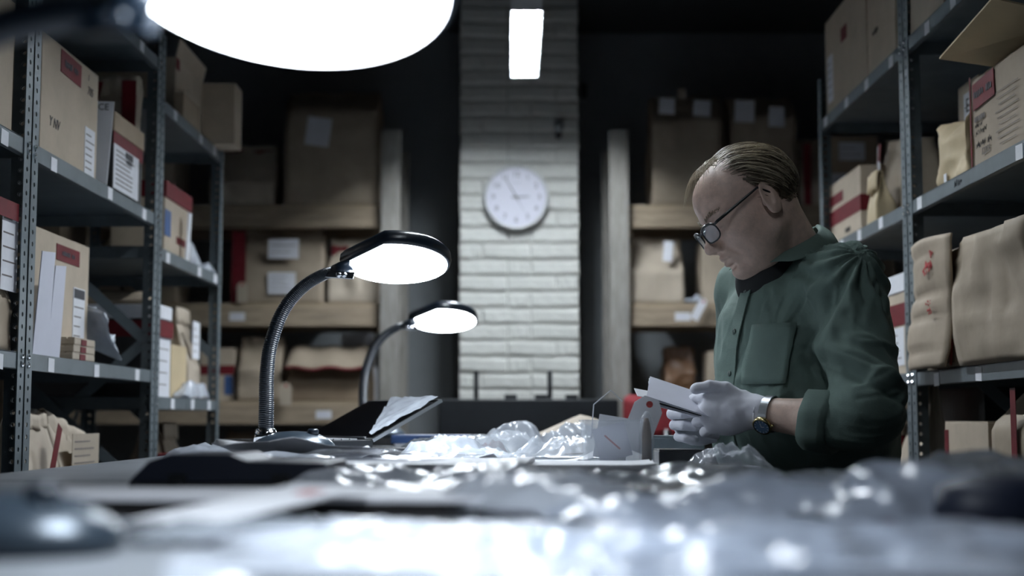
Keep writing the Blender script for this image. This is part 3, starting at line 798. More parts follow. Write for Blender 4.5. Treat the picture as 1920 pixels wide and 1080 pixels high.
o = left(carton, 'carton', 'dark red box on the lowest shelf of the second unit', 'carton', 324, 342, y4, .06, .25, inset=.02, m='red_tape', group=GB)
o = left(carton, 'carton', 'dark carton filling the back of second unit, middle shelf', 'carton', 310, 352, y2, .10, .2, inset=.02, m='cardboard_dark', group=GB); o.location = (-1.38, 4.3, y2)

# ---- wooden shelves, left
w1, w2, w3, w4 = [CZ + h + .0185 for h in TOPS]
o = back(paper_bag, 'paper_bag', 'squat crumpled paper bag on upper timber shelf next to steel upright', 'paper bag', 388, 508, w1, .24, .275, m='kraft_light', seed=51, crumple=.014, group=GP, tape='red_tape')
b = back(paper_bag, 'paper_bag', 'tall dark paper bag with tilted white label, timber shelf behind the lamps', 'paper bag', 527, 703, w1, .30, .52, m='kraft', seed=52, pinch=.8, crumple=.012, group=GP, fold=.09)
decal(b, .24, .50, .50, .74, 'label_white', ang=.13, off=.008)
b = back(paper_bag, 'paper_bag', 'wide tan bag with red side strip and two white labels', 'paper bag', 432, 605, w2, .24, .33, m='kraft', seed=53, pinch=.4, crumple=.012, group=GP)
decal(b, .0, .0, .155, .95, 'red_tape', name='red_strip', off=.008)
decal(b, .40, .58, .73, .84, 'label_white', off=.016, lines=2); decal(b, .40, .12, .70, .40, 'label_white', off=.014, lines=4)
b = back(paper_bag, 'paper_bag', 'pale crumpled bag with red-taped mouth behind the middle lamp', 'paper bag', 613, 702, w2, .2, .285, m='kraft_light', seed=54, crumple=.018, group=GP, tape='red_tape', fold=.08)
b = back(paper_bag, 'paper_bag', 'dark upright paper bag on lower timber shelf behind gooseneck', 'paper bag', 446, 527, w3, .2, .27, m='kraft', seed=55, pinch=.5, group=GP)
b = back(paper_bag, 'paper_bag', 'wide bag with red-edged flap folded forward, lower timber shelf', 'paper bag', 535, 694, w3, .16, .235, m='kraft_dark', seed=56, group=GP, crumple=.008, top='crush')
g = MB(); rows = []; nx = 16; wd = (694 - 535) / F * 6.12
for k in range(6):
    a = k / 5
    rows.append([(-wd / 2 * (.86 + .14 * a) + wd * (.86 + .14 * a) * i / nx, -.02 - .135 * a, .236 - .10 * a ** 1.4 + .006 * math.sin(i * .9)) for i in range(nx + 1)])
g.add([p for r in rows for p in r], [(k * (nx + 1) + i, k * (nx + 1) + i + 1, (k + 1) * (nx + 1) + i + 1, (k + 1) * (nx + 1) + i) for k in range(5) for i in range(nx)])
fl = g.build('folded_flap', 'kraft', b, smooth=True, fix=False); fl.modifiers.new('paper', 'SOLIDIFY').thickness = .003
MB().tube([(p[0], p[1] - .002, p[2] + .001) for p in rows[-1]], .007, 6).build('red_edge', 'red_tape', b, True)
b.location.y += .04
pt = W(535, 745, 6.05); tagcard('cream string tag hanging from red-edged flap', (pt.x, 6.052, w3 - .02), (0, .02, 0), (.05, .095), 'kraft_light')
pt = W(452, 530, 6.06); tagcard('cream string tag against the red side strip', (pt.x, 6.09, w2), (.06, 0, 0), (.045, .088), 'kraft_light')
b = back(carton, 'carton', 'tan carton with red band and blue patch, lower timber shelf', 'carton', 376, 440, w3, .2, .225, y=6.15, group=GB)
decal(b, -.01, .50, 1.01, .68, 'red_tape', name='red_band'); decal(b, .72, .12, .98, .48, 'blue_card', name='blue_patch')
o = back(carton, 'carton', 'flat grey carton at the back of the lower timber shelf', 'carton', 640, 700, w3, .2, .30, y=6.36, m='label_white', group=GB)
for k, (a, c, h) in enumerate(((230, 330, .28), (120, 220, .25))):
    o = back(paper_bag, 'paper_bag', ('broad tan bag on middle timber shelf behind the second steel unit', 'tan bag at outer end of the middle timber shelf')[k], 'paper bag', a, c, w2, .2, h, y=6.18, m='kraft', seed=60 + k, group=GP)
    o = back(carton, 'carton', ('tan carton on upper timber shelf behind second steel unit', 'tan carton at outer end of the upper timber shelf')[k], 'carton', a - 10, c - 10, w1, .3, h, y=6.18, group=GB)
o = back(paper_bag, 'paper_bag', 'tan bag on lower timber shelf seen through second steel unit', 'paper bag', 250, 350, w3, .2, .26, y=6.18, m='kraft', seed=66, group=GP)
o = back(paper_bag, 'paper_bag', 'dark bag on the bottom timber shelf under the gooseneck lamp', 'paper bag', 420, 560, w4, .25, .3, m='kraft_dark', seed=67, group=GP)

# ---- wooden shelves, right
b = back(paper_bag, 'paper_bag', 'tall dark bag with pair of small white labels, timber shelf beside the pillar', 'paper bag', 1226, 1362, w1, .26, .50, m='kraft', seed=71, pinch=.75, group=GP, crumple=.016)
decal(b, .10, .80, .32, .94, 'label_white', off=.014, ang=.05); decal(b, .58, .78, .82, .92, 'label_white', off=.014, ang=.06); decal(b, .36, .93, .47, 1.02, 'kraft_light', off=.022, name='tag')
b = back(paper_bag, 'paper_bag', 'tall dark bag with larger white labels behind the man', 'paper bag', 1376, 1500, w1, .26, .49, m='kraft', seed=72, pinch=.8, group=GP, crumple=.014)
decal(b, .06, .74, .36, .94, 'label_white', off=.014, ang=.04); decal(b, .58, .70, .82, .88, 'label_white', off=.014, ang=.02)
b = back(paper_bag, 'paper_bag', 'narrow tan bag with red stripe behind the steel upright past the man', 'paper bag', 1505, 1556, w1, .2, .30, m='kraft_light', seed=73, group=GP)
decal(b, .15, .0, .42, .9, 'red_tape', name='red_stripe', off=.008)
b = back(paper_bag, 'paper_bag', 'tan bag with folded top and clipped tag, middle timber shelf behind the man', 'paper bag', 1186, 1284, w2, .22, .29, m='kraft_light', seed=74, pinch=.45, crumple=.01, group=GP)
decal(b, .60, .62, .78, .92, 'label_white', off=.016, name='tag', ang=.1)
b = back(carton, 'carton', 'pale tan carton behind the man on the middle timber shelf', 'carton', 1320, 1412, w2, .24, .275, m='cardboard', group=GB)
pt = W(1300, 560, 6.06); tagcard('white string tag dangling over the timber beam', (pt.x, 6.052, w2 - .075), (-.05, .5, 0), (.036, .10))
plastic_bag('little white wrapper with red print on middle timber shelf edge', ((1302 - 960) / F * 6.12, 6.155, w2), .1, (.075, .10), 'plastic_milky', seed=76, thick=.03, crease=.02)
o = back(paper_bag, 'paper_bag', 'narrow dark bag with pale crease below the middle timber shelf', 'paper bag', 1248, 1302, w3, .16, .235, y=6.2, m='brown_leather', seed=77, crumple=.03, group=GP)
b = back(carton, 'carton', 'tan carton with blue corner below the middle timber shelf', 'carton', 1328, 1400, w3, .2, .21, y=6.14, group=GB)
decal(b, 0, .0, .12, .4, 'blue_card', name='blue_patch')
o = back(carton, 'carton', 'tan carton at the outer end of upper timber shelf behind the man', 'carton', 1670, 1760, w1, .3, .3, y=6.2, group=GB)
o = back(paper_bag, 'paper_bag', 'tan bag at the outer end of middle timber shelf behind the man', 'paper bag', 1580, 1690, w2, .2, .28, y=6.2, seed=79, group=GP)

# ---- right steel units
r0, r1, r2, r3 = [CZ + h + e for h in SH3]
b = right(carton, 'carton', 'tall tan carton with narrow white label, top steel shelf above the man', 'carton', 1559, 1638, r0, .34, .315, inset=.02, group=GB)
decal(b, .06, .14, .20, .62, 'label_white', lines=5); decal(b, .42, .62, .56, .76, 'red_tape')
b = right(carton, 'carton', 'tan carton next to the white-labelled one, top steel shelf above the man', 'carton', 1641, 1694, r0, .34, .40, inset=.02, group=GB)
decal(b, .45, .80, .75, .92, 'red_tape'); words(b, .3, .3, .06, .02, 4, bars=False)
b = right(carton, 'carton', 'pale carton on the top steel shelf above the big flapped bag', 'carton', 1722, 1788, r0, .3, .20, inset=.01, m='kraft_light', group=GB)
b = right(carton, 'carton', 'dark carton lying on the pale carton above the flapped bag', 'carton', 1745, 1786, r0 + .205, .25, .1, inset=.03, m='cardboard_dark', group=GB)
b = back(carton, 'carton', 'brown carton with two white forms seen past the red-striped carton', 'carton', 1558, 1655, w1, .24, .30, m='cardboard_dark', group=GB)
decal(b, .24, .66, .74, .92, 'label_white', lines=2); decal(b, .08, .18, .60, .46, 'label_white', lines=4)
b = right(carton, 'carton', 'pale carton with broad red stripe on the steel shelf behind the man\'s head', 'carton', 1562, 1620, r1, .12, .20, inset=.03, m='cardboard', group=GB)
decal(b, -.01, .34, 1.01, .58, 'red_tape', name='red_stripe'); decal(b, .0, .66, .45, .82, 'red_tape'); words(b, .6, .16, .07, .025, 4, bars=False)
decal(b, -.0, .34, 1.0, .58, 'red_tape', name='red_stripe', face='r')
b = right(paper_bag, 'paper_bag', 'open brown bag with red and white mouth beside the red-striped carton', 'paper bag', 1664, 1702, r1, .14, .26, inset=.100, m='kraft', seed=82, top='open', crumple=.016, group=GP)
decal(b, .0, .45, .14, .98, 'label_white', off=.016, ang=.12); decal(b, .10, .80, .22, 1.0, 'red_tape', off=.018, ang=.3)
b = right(paper_bag, 'paper_bag', 'little yellowish bag pressed against the open brown bag', 'paper bag', 1632, 1650, r1, .045, .145, inset=.02, m='manila', seed=83, crumple=.008, group=GP)
b = right(paper_bag, 'paper_bag', 'crumpled yellow manila bag beside the big open-flapped bag', 'paper bag', 1772, 1828, r1, .10, .17, inset=.03, m='manila', seed=84, crumple=.022, top='open', pinch=.6, group=GP)
o = boxo('label_sticker', (-.05, -.056, .018), (.02, .001, .025), 'label_white', b)
b = right(carton, 'carton', 'tan carton with white sign lettered E beside the manila bag', 'carton', 1810, 1850, r1, .10, .29, inset=.14, m='cardboard', group=GB)
decal(b, .30, .1, .98, .92, 'label_white', lines=6); scribble(b, 'E', .05, .50, .80, off=.0016, shear=0)
b = right(carton, 'carton', 'tan carton deep on the shelf behind the manila bag', 'carton', 1722, 1765, r1, .14, .17, inset=.27, m='cardboard', group=GB)
decal(b, .3, .4, .8, .5, 'red_tape')
o = thing('cable_loop', 'thin dark cable loop standing up behind the manila bag', 'cable', (1.17, 3.28, r1))
MB().tube([(0, .03, 0), (0, .02, .1), (0, .0, .2), (0, -.01, .235), (0, -.02, .2), (0, -.06, .1), (0, -.08, 0)], .0035, 8).build('cable', 'black_plastic', o, True)
MB().tube([(0, -.006, .222), (0, -.012, .246)], .007, 8).build('clasp', 'chrome', o, True)
# big bag with open flap
b = right(paper_bag, 'paper_bag', 'big tan bag with flap sticking out and red label', 'paper bag', 1836, 1960, r1, .22, .245, inset=.03, m='kraft', seed=86, pinch=.85, crumple=.004, top='crush', group=GP)
decal(b, .06, .56, .42, .80, 'red_tape', off=.004, ang=-.05); words(b, .24, .68, .12, .016, 9, off=.0058)
words(b, .16, .46, .07, .012, 5, off=.003, m='ink_soft'); words(b, .14, .40, .05, .014, 4, off=.003, bars=False); words(b, .20, .33, .09, .018, 6, off=.003, bars=False); words(b, .22, .22, .10, .018, 8, off=.003, bars=False)
scribble(b, '12215', .022, .24, .14, off=.003, m='ink_soft')
q = MB()
for k in range(9): q.box((.04, -.1145, .03 + k * .014), (.10 + .02 * (k % 3), .0006, .0012))
q.build('printed_form', 'ink_soft', b); decal(b, -.005, .02, .015, .88, 'red_tape', name='red_edge', off=.003)
hwb = b['_w'] / 2
fl = MB(); tp = [(-hwb, -.012, .238), (-hwb + .05, -.195, .250), (hwb, -.19, .285), (hwb, -.012, .244)]
fl.add(tp + [(x, y, z - .004) for x, y, z in tp], [(0, 1, 2, 3), (7, 6, 5, 4), (0, 4, 5, 1), (1, 5, 6, 2), (2, 6, 7, 3), (3, 7, 4, 0)])
fl.build('flap', 'manila', b)
boxo('red_line', (.02, -.150, .2635), (.18, .006, .001), 'red_tape', b, rot=(-.3, -.12, 0))
# huge crumpled bag on the shelf below: body, and its side gusset folded out as a strip
b = right(paper_bag, 'paper_bag', 'huge crumpled paper bag with red stamps on shelf behind the man\'s back', 'paper bag', 1799, 1938, r2, .26, .298, inset=-.012, m='kraft', seed=91, pinch=.93, crumple=.020, gusset=.3, top='crush', group=GP, bulge=.0, noclip=True)
hwb = b['_w'] / 2; rows = []; nz = 28; nx = 10
for k in range(nz + 1):
    f = k / nz; xr = .014 - .070 * (1 - f) ** 1.2 + .006 * math.sin(f * 11); xa = -.300 - .060 * (1 - f)
    cr = -.012 * math.exp(-((f - .58) / .03) ** 2) - .010 * math.exp(-((f - .40) / .03) ** 2) - .010 * math.exp(-((f - .13) / .03) ** 2) - .008 * math.exp(-((f - .88) / .025) ** 2)
    for i in range(nx + 1):
        g = i / nx
        rows.append((-hwb + xa + (xr - xa) * g, -.143 - cr * (.6 + .4 * math.sin(g * 5)) - .010 * math.sin(g * 3.1) - .006 * math.sin(f * 7 + g * 2), f * .298 + .004 * math.sin(g * 4) * f + .0005))
pn = MB().add(rows, [(k * (nx + 1) + i, k * (nx + 1) + i + 1, (k + 1) * (nx + 1) + i + 1, (k + 1) * (nx + 1) + i) for k in range(nz) for i in range(nx)]).build('side_panel', 'kraft', b, smooth=True, fix=False)
pn.modifiers.new('paper', 'SOLIDIFY').thickness = .006
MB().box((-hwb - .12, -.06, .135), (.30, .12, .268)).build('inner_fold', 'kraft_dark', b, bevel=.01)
boxo('red_streak', (-hwb - .085, -.122, .035), (.012, .002, .06), 'red_ink', b, rot=(0, .25, 0))
for (u, zz, sz) in ((-.10, .262, .014), (-.13, .228, .028), (-.13, .150, .012), (-.12, .130, .014)):
    rr = random.Random(int(zz * 1000)); q = MB()
    for k in range(12): q.box((-hwb + u + rr.uniform(-.9, .9) * sz, -.1555 - .0005 * k, zz + rr.uniform(-.5, .5) * sz), (sz * rr.uniform(.3, .7), .0008, sz * rr.uniform(.1, .35)), Matrix.Rotation(rr.uniform(-1, 1), 3, 'Y'))
    q.build('red_stamp', 'red_ink', pn)
b = right(carton, 'carton', 'white and brown box with red band behind the man\'s back', 'carton', 1668, 1700, r2, .22, .27, inset=.05, m='cardboard', lid=(.05, 'label_white'), group=GB)
decal(b, 0, .50, 1, .72, 'red_tape', name='red_band'); decal(b, 0, .1, .9, .48, 'label_white', lines=4)
b = right(carton, 'carton', 'tan carton hidden behind the man\'s shoulder', 'carton', 1590, 1655, r2, .22, .24, inset=.05, group=GB)
b = right(paper_bag, 'paper_bag', 'pale tan bag on lowest shelf behind the man\'s hip', 'paper bag', 1672, 1706, r3, .14, .44, inset=.06, m='kraft_light', seed=95, group=GP)
b = right(carton, 'carton', 'dark red box with pale lid behind the man\'s hip', 'carton', 1640, 1668, r3, .12, .33, inset=.06, m='red_tape', lid=(.03, 'kraft_light'), group=GB)
b = right(carton, 'carton', 'tan carton with red strip on the shelf below the huge crumpled bag', 'carton', 1768, 1848, r3, .2, .34, inset=.03, group=GB)
decal(b, -.0, .6, .09, .95, 'red_tape', name='red_strip')
b = right(paper_bag, 'paper_bag', 'tan bag with red-stained edge on the shelf below the huge bag', 'paper bag', 1858, 1960, r3, .2, .42, inset=.03, m='kraft', seed=97, pinch=.8, group=GP)
decal(b, .45, .5, .55, .98, 'red_tape', off=.01, name='red_streak')
b = right(carton, 'equipment_case', 'black case with round lock behind the red-stripped tan carton', 'case', 1755, 1842, r3, .16, .43, inset=.22, m='black_card', group=GB)
MB().lathe([(.010, 0), (.010, .006), (.007, .008)], 14).build('lock', 'chrome', b, loc=(.06, -.091, .33), rot=(math.pi / 2, 0, 0))
# ------------------------------------------------------------------ tables
TZ = 1.015
def table(label, x0, x1, ya, yb):
    t = thing('work_table', label, 'table', ((x0 + x1) / 2, (ya + yb) / 2, 0), 0, 'work tables in the aisle')
    hx, hy = (x1 - x0) / 2, (yb - ya) / 2
    boxo('tabletop', (0, 0, TZ - .018), (2 * hx, 2 * hy, .036), 'table_top', t, bevel=.003)
    for s in (-1, 1):
        boxo('apron', (0, s * (hy - .06), TZ - .076), (2 * hx - .12, .025, .08), 'table_leg', t)
        boxo('apron', (s * (hx - .06), 0, TZ - .076), (.025, 2 * hy - .145, .08), 'table_leg', t)
        for q in (-1, 1):
            boxo('leg', (s * (hx - .05), q * (hy - .05), (TZ - .036) / 2), (.05, .05, TZ - .036), 'table_leg', t, bevel=.003)
    return t
table('grey work table heaped with plastic evidence bags, end to end with the laptop table', -.80, .80, .28, 1.97)
table('long grey work table with laptop and lamps beside the man', -.80, .385, 1.99, 5.0)

# ------------------------------------------------------------------ magnifier lamps
def lamp(label, loc, rz=0.0, ctl=None, dz=0.0, bright='chrome'):
    t = thing('desk_lamp', label, 'lamp', loc, rz, 'magnifier lamps with gooseneck on the tables')
    # base: oval dome, the neck rises near its left end
    prof = [(.074, 0), (.078, .006), (.076, .014), (.066, .024), (.048, .033), (.026, .038), (.004, .0395)]
    MB().lathe(prof, 40, (.060, 0, 0), 1.06, .82).build('base', 'lamp_base', t, True)
    MB().lathe([(.024, .018), (.022, .034), (.0185, .044)], 24, (.006, 0, 0)).build('collar', 'chrome', t, True)
    MB().lathe([(.011, .03), (.011, .041), (.008, .044)], 18, (.10, -.012, 0)).build('switch', 'lamp_black', t, True)
    ctl = ctl or [(.006, .030), (.006, .09), (.006, .15), (.013, .21), (.036, .275), (.072, .32), (.112, .346), (.142, .354), (.158, .357)]
    # smooth by Catmull-Rom, ribbed
    pts = []
    for i in range(len(ctl) - 1):
        p0, p1, p2, p3 = [Vector((ctl[min(max(j, 0), len(ctl) - 1)][0], 0, ctl[min(max(j, 0), len(ctl) - 1)][1])) for j in (i - 1, i, i + 1, i + 2)]
        for k in range(64):
            s = k / 64
            pts.append(.5 * ((2 * p1) + (-p0 + p2) * s + (2 * p0 - 5 * p1 + 4 * p2 - p3) * s * s + (-p0 + 3 * p1 - 3 * p2 + p3) * s ** 3))
    rad = [(.0150 - .0045 * i / len(pts)) + (.0007 if i % 4 < 2 else -.0005) for i in range(len(pts))]
    MB().tube(pts, rad, 14).build('gooseneck', 'lamp_black', t, True)
    # head, disc with one straight side towards the neck
    hd = bpy.data.objects.new('lamp_head', None); R = .105
    ang = [math.radians(-98 + 278 * k / 44) for k in range(45)]
    def ring(r, z): return [(r * math.cos(a), r * math.sin(a), z) for a in ang]
    M = Matrix.Rotation(math.radians(-15.5), 3, 'X'); C = Vector((.257, 0, .372 + dz))
    def tr(rg): return [M @ Vector(p) + C for p in rg]
    MB().loft([tr(ring(R * .985, -.004)), tr(ring(R * 1.03, -.004)), tr(ring(R * 1.055, .006)), tr(ring(R * 1.04, .018)), tr(ring(R * .96, .026)), tr(ring(R * .70, .030)), tr(ring(R * .45, .030))]).build('lamp_head', 'lamp_black', t, True)
    MB().loft([tr(ring(R * .98, -.0065)), tr(ring(R * .98, -.0035))]).build('lens', 'lens_glow', t)
    arc = [M @ Vector((.034 * math.cos(a), .034 * math.sin(a), -.0072)) + C for a in [math.radians(215 + 95 * k / 12) for k in range(13)]]
    MB().tube(arc, [.0004 + .0022 * math.sin(math.pi * k / 12) for k in range(13)], 6).build('lens_mark', 'lens_mark', t, True)
    MB().tube([(.138, -.004, .353 + dz), (.152, -.010, .358 + dz), (.172, -.018, .365 + dz)], [.0135, .0145, .011], 12).build('joint', 'lamp_black', t, True)
    for dx in (.148, .158):
        MB().lathe([(.006, 0), (.006, .004), (.003, .006)], 10).build('screw', bright, t, True, loc=(dx, -.024, .345 + dz), rot=(math.pi / 2, 0, 0))
    MB().prism([(.12, .340 + dz), (.175, .336 + dz), (.180, .350 + dz), (.13, .352 + dz)], -.023, -.012).build('bracket', bright, t, bevel=.001)
    bpy.data.objects.remove(hd)
    return t
def copy_tree(o, parent=None):
    c = o.copy(); COL.objects.link(c); c.parent = parent
    for ch in list(o.children): copy_tree(ch, c)
    return c
LX = -.488
lp = lamp('black gooseneck magnifier lamp standing on the white papers beside laptop', (LX, 2.80, TZ + .0215))
for lb, loc, rz in (('black gooseneck magnifier lamp on the bag-heaped table beside the binder', (-.1435 - .2415, .86 + .0879, TZ), -.349), ('black gooseneck magnifier lamp standing on a dark book behind the laptop', (LX + .012, 4.50, TZ + .0262), 0)):
    if rz: c = lamp(lb, loc, rz, [(.006, .030), (.0, .10), (-.020, .18), (-.034, .25), (-.022, .312), (.030, .342), (.09, .350), (.142, .347), (.158, .346)], dz=-.011, bright='lamp_black'); continue
    c = copy_tree(lp); c.location = loc; c['label'] = lb; c.rotation_euler = (0, 0, rz)
carton('book', 'closed dark book under the lamp behind the laptop', 'book', (LX + .06, 4.50, TZ), .05, (.24, .19, .0218), m='black_card')

# ------------------------------------------------------------------ laptop with silver bag
hl = W(572, 806, 3.28); hr = W(700, 823, 3.0)
zb = TZ + .022
hv = Vector((hr.x - hl.x, hr.y - hl.y, 0)); hw = hv.length; a = math.atan2(hv.y, hv.x)
t = thing('laptop', 'open black laptop with tilted screen next to the lamp', 'laptop', ((hl.x + hr.x) / 2, (hl.y + hr.y) / 2, zb + .0005), a)
# local x along the hinge, -y towards the user
dk = .20
boxo('base', (0, -dk / 2, .009), (hw, dk, .018), 'black_plastic', t, bevel=.003)
m = MB()
for r in range(5):
    for c in range(14): m.box((-hw * .44 + hw * .88 * (c + .5) / 14, -.035 - .019 * r, .0195), (hw * .88 / 14 - .003, .016, .003))
kb = m.build('keys', 'key_grey', t); kb['kind'] = 'stuff'
boxo('touchpad', (0, -.165, .0184), (.075, .045, .001), 'black_soft', t)
LDP = .188; LT = math.radians(63)
M = Matrix.Rotation(-LT, 3, 'X')
lid = MB().box(M @ Vector((0, .003, LDP / 2)), (hw, .007, LDP), M).build('lid', 'steel', t, loc=(0, -.002, .019))
MB().box(M @ Vector((0, -.0012, LDP / 2)), (hw - .010, .002, LDP - .012), M).build('screen', 'screen', lid)
MB().tube([(-hw * .4, 0, .019), (hw * .4, 0, .019)], .006, 10).build('hinge', 'black_plastic', t, True)
# crumpled silver sheet clinging to the right third of the screen
rows = []; nx, nz = 16, 20
for k in range(nz + 1):
    for i in range(nx + 1):
        u = hw / 2 - .004 - (.025 + .19 * (k / nz)) * (1 - i / nx); v = .012 + (LDP - .014) * k / nz
        rows.append((u, 0, v))
P = np.array(rows); d = ridge(P * 34, 3, 3) * .0028 + .0055
P = [tuple(M @ Vector((p[0], -.0022 - max(.0008, dd), p[2])) + Vector((0, -.002, .019))) for p, dd in zip(P, d)]
fs = [(k * (nx + 1) + i, k * (nx + 1) + i + 1, (k + 1) * (nx + 1) + i + 1, (k + 1) * (nx + 1) + i) for k in range(nz) for i in range(nx)]
fo = MB().add(P, fs).build('silver_wrapper', 'plastic_milky', None, smooth=True, fix=False); fo.matrix_world = Matrix.Translation(t.location) @ Matrix.Rotation(a, 4, 'Z')
tag(fo, 'crinkled silver wrapper clinging to the laptop screen', 'wrapper')
boxo('laptop_stand', ((hl.x + hr.x) / 2 + .03, (hl.y + hr.y) / 2 - .03, TZ + .011), (.24, .26, .0215), 'black_soft', None, bevel=.002, rot=(0, 0, a))
tag(bpy.data.objects['laptop_stand'], 'flat black pad raising the laptop off the table', 'laptop stand')

# ------------------------------------------------------------------ far table clutter
def at(px, d, z=TZ): return ((px - 960) / F * d, d, z)
# big white papers under the lamp
def paper_pile(name, label, px, d, rz, size, h, n, seed, group='piles of white paper'):
    r = random.Random(seed)
    t = thing(name, label, 'paper pile', at(px, d), rz, group)
    for k in range(n):
        sh = bpy.data.objects.new('sheet', None)
        o = MB(); wd, ln = size[0] * r.uniform(.93, 1.03), size[1] * r.uniform(.93, 1.03)
        nx = 10; th = h / n
        vs = []
        for q in (0, 1):
            for j in range(nx + 1):
                for i in range(nx + 1):
                    u, v = i / nx - .5, j / nx - .5
                    cz = (.010 * max(0, abs(u) * 2 - .75) * r.uniform(.6, 1.4) if k == n - 1 and q else 0)
                    vs.append((u * wd, v * ln, th * (k + (.96 if q else 0)) + cz + .0002))
        N = (nx + 1) ** 2; fs = []
        for j in range(nx):
            for i in range(nx):
                a0 = j * (nx + 1) + i; qd = (a0, a0 + 1, a0 + nx + 2, a0 + nx + 1)
                fs.append(tuple(reversed(qd))); fs.append(tuple(x + N for x in qd))
        for i in range(nx):
            for (a0, b0) in ((i, i + 1), (nx * (nx + 1) + i + 1, nx * (nx + 1) + i), ((i + 1) * (nx + 1), i * (nx + 1)), (i * (nx + 1) + nx, (i + 1) * (nx + 1) + nx)):
                fs.append((a0, b0, b0 + N, a0 + N))
        bpy.data.objects.remove(sh)
        o.add(vs, fs).build('sheet', 'paper', t, rot=(0, 0, r.uniform(-.09, .09)))
    return t
paper_pile('paper_pile', 'thick pile of white papers under the middle lamp', 512, 2.80, .05, (.30, .26), .0205, 5, 3)
paper_pile('paper_pile', 'low white paper pile across the front of the long table', 720, 2.22, -.04, (.46, .32), .020, 4, 5)
paper_pile('paper_pile', 'white paper pile by the clear plastic tub', 1092, 2.32, .04, (.24, .24), .014, 3, 7)
sheet('curled_sheet', 'curled white sheet on the pile before the lamp base', 'paper', (at(560, 2.33)[0], 2.33, TZ + .0225), .3, (.26, .17), curl=.022, seed=5)
plastic_bag('white film wrapper bunched in front of the lamp base', (at(470, 2.5)[0], 2.5, TZ), .2, (.30, .16), 'plastic_milky', seed=101, thick=.04, crease=.012)
plastic_bag('clear film lying on the low white paper pile', (at(700, 2.24)[0], 2.24, TZ + .0215), -.3, (.22, .16), 'plastic_clear', seed=102, thick=.012, crease=.006)
# little heap of evidence bags
spec = [(840, 2.95, .3, .20, .14, .040, 'milky bag with flat papers beside the laptop keys', 'plastic_milky', 'paper'),
        (905, 2.70, -.5, .17, .12, .036, 'clear bag of white slips in front of laptop', 'plastic_clear', 'paper'),
        (940, 3.12, .8, .16, .13, .055, 'bulging clear bag with red seal in the table heap', 'plastic_clear', 'label_white'),
        (1030, 2.70, .2, .15, .12, .046, 'clear bag with striped slip beside the plastic tub', 'plastic_clear', 'paper'),
        (1075, 3.08, -.3, .16, .13, .066, 'silvery creased bag behind the plastic tub', 'foil', None),
        (850, 3.30, .1, .26, .15, .060, 'broad grey-tan plastic pouch behind the laptop screen', 'plastic_grey', 'kraft'),
        (965, 3.44, -.2, .16, .12, .064, 'shiny clear pouch at the far edge of the heap', 'plastic_milky', 'paper_lilac'),
        (1075, 3.30, .4, .18, .12, .060, 'clear wrapped pouch below the manila envelope', 'plastic_milky', 'kraft')]
for k, (px, d, rz, wd, ln, th, lb, mm, ct) in enumerate(spec):
    plastic_bag(lb, at(px, d), rz, (wd, ln), mm, seed=110 + k, thick=th, crease=.010, contents=(ct, .006) if ct else None, seal='red_tape' if k == 2 else None, freq=22)
for k, (px, d, rz, lb) in enumerate(((770, 2.58, .4, 'loose white slip with dark edge by the keyboard'), (880, 2.50, -.2, 'loose white slip under the clear bag of slips'), (1085, 2.58, .9, 'loose ruled slip leaning at the tub'), (665, 2.62, -.8, 'torn white slip with blue bar below the laptop'))):
    o = sheet('paper_slip', lb, 'paper', at(px, d), rz, (.10, .07), curl=.03, seed=130 + k, n=8, group='loose paper slips on the long table')
    boxo('print', (0, .012, .022), (.05, .004, .0008), 'ink_blue' if k == 3 else 'ink_soft', o)
# blue and white books
for k in range(2):
    carton('book', ('lower', 'upper')[k] + ' blue and white paperback behind the laptop screen', 'book', at(815, 3.75, TZ + k * .0215), .1 - .15 * k, (.21, .14, .018), m=('label_white', 'blue_card')[k], group='paperbacks behind the laptop')
# manila envelope leaning on the heap
x0, yy, _ = at(1050, 3.70)
t = thing('manila_envelope', 'large manila envelope propped above the heap of bags', 'envelope', (x0, yy, TZ), .12)
P = []; nx, ny = 14, 8
for j in range(ny + 1):
    for i in range(nx + 1):
        u, v = i / nx, j / ny
        P.append((-.17 + .34 * u, -.10 + .22 * v, .012 + .078 * (1 - abs(u - .72) * 1.35) * (.65 + .35 * v) + .008 * math.sin(u * 6 + v * 3)))
fs = [(j * (nx + 1) + i, j * (nx + 1) + i + 1, (j + 1) * (nx + 1) + i + 1, (j + 1) * (nx + 1) + i) for j in range(ny) for i in range(nx)]
N = len(P); zlow = [(p[0], p[1], max(.0005, p[2] - .012 - .05 * max(0, .5 - abs(p[0]) / .17))) for p in P]
MB().add(P, fs).build('front', 'kraft_light', t, smooth=True, fix=False).modifiers.new('paper', 'SOLIDIFY').thickness = .004
MB().add([(-.14, -.06, 0), (.14, -.06, 0), (.14, .08, 0), (-.14, .08, 0), (-.10, -.04, .020), (.12, -.04, .055), (.12, .07, .06), (-.10, .07, .024)], [(0, 3, 2, 1), (4, 5, 6, 7), (0, 1, 5, 4), (1, 2, 6, 5), (2, 3, 7, 6), (3, 0, 4, 7)]).build('contents', 'kraft', t)
MB().tube([(.04, -.112, .062), (.09, -.115, .078), (.14, -.11, .066)], .0012, 6).build('string', 'label_white', t, True)
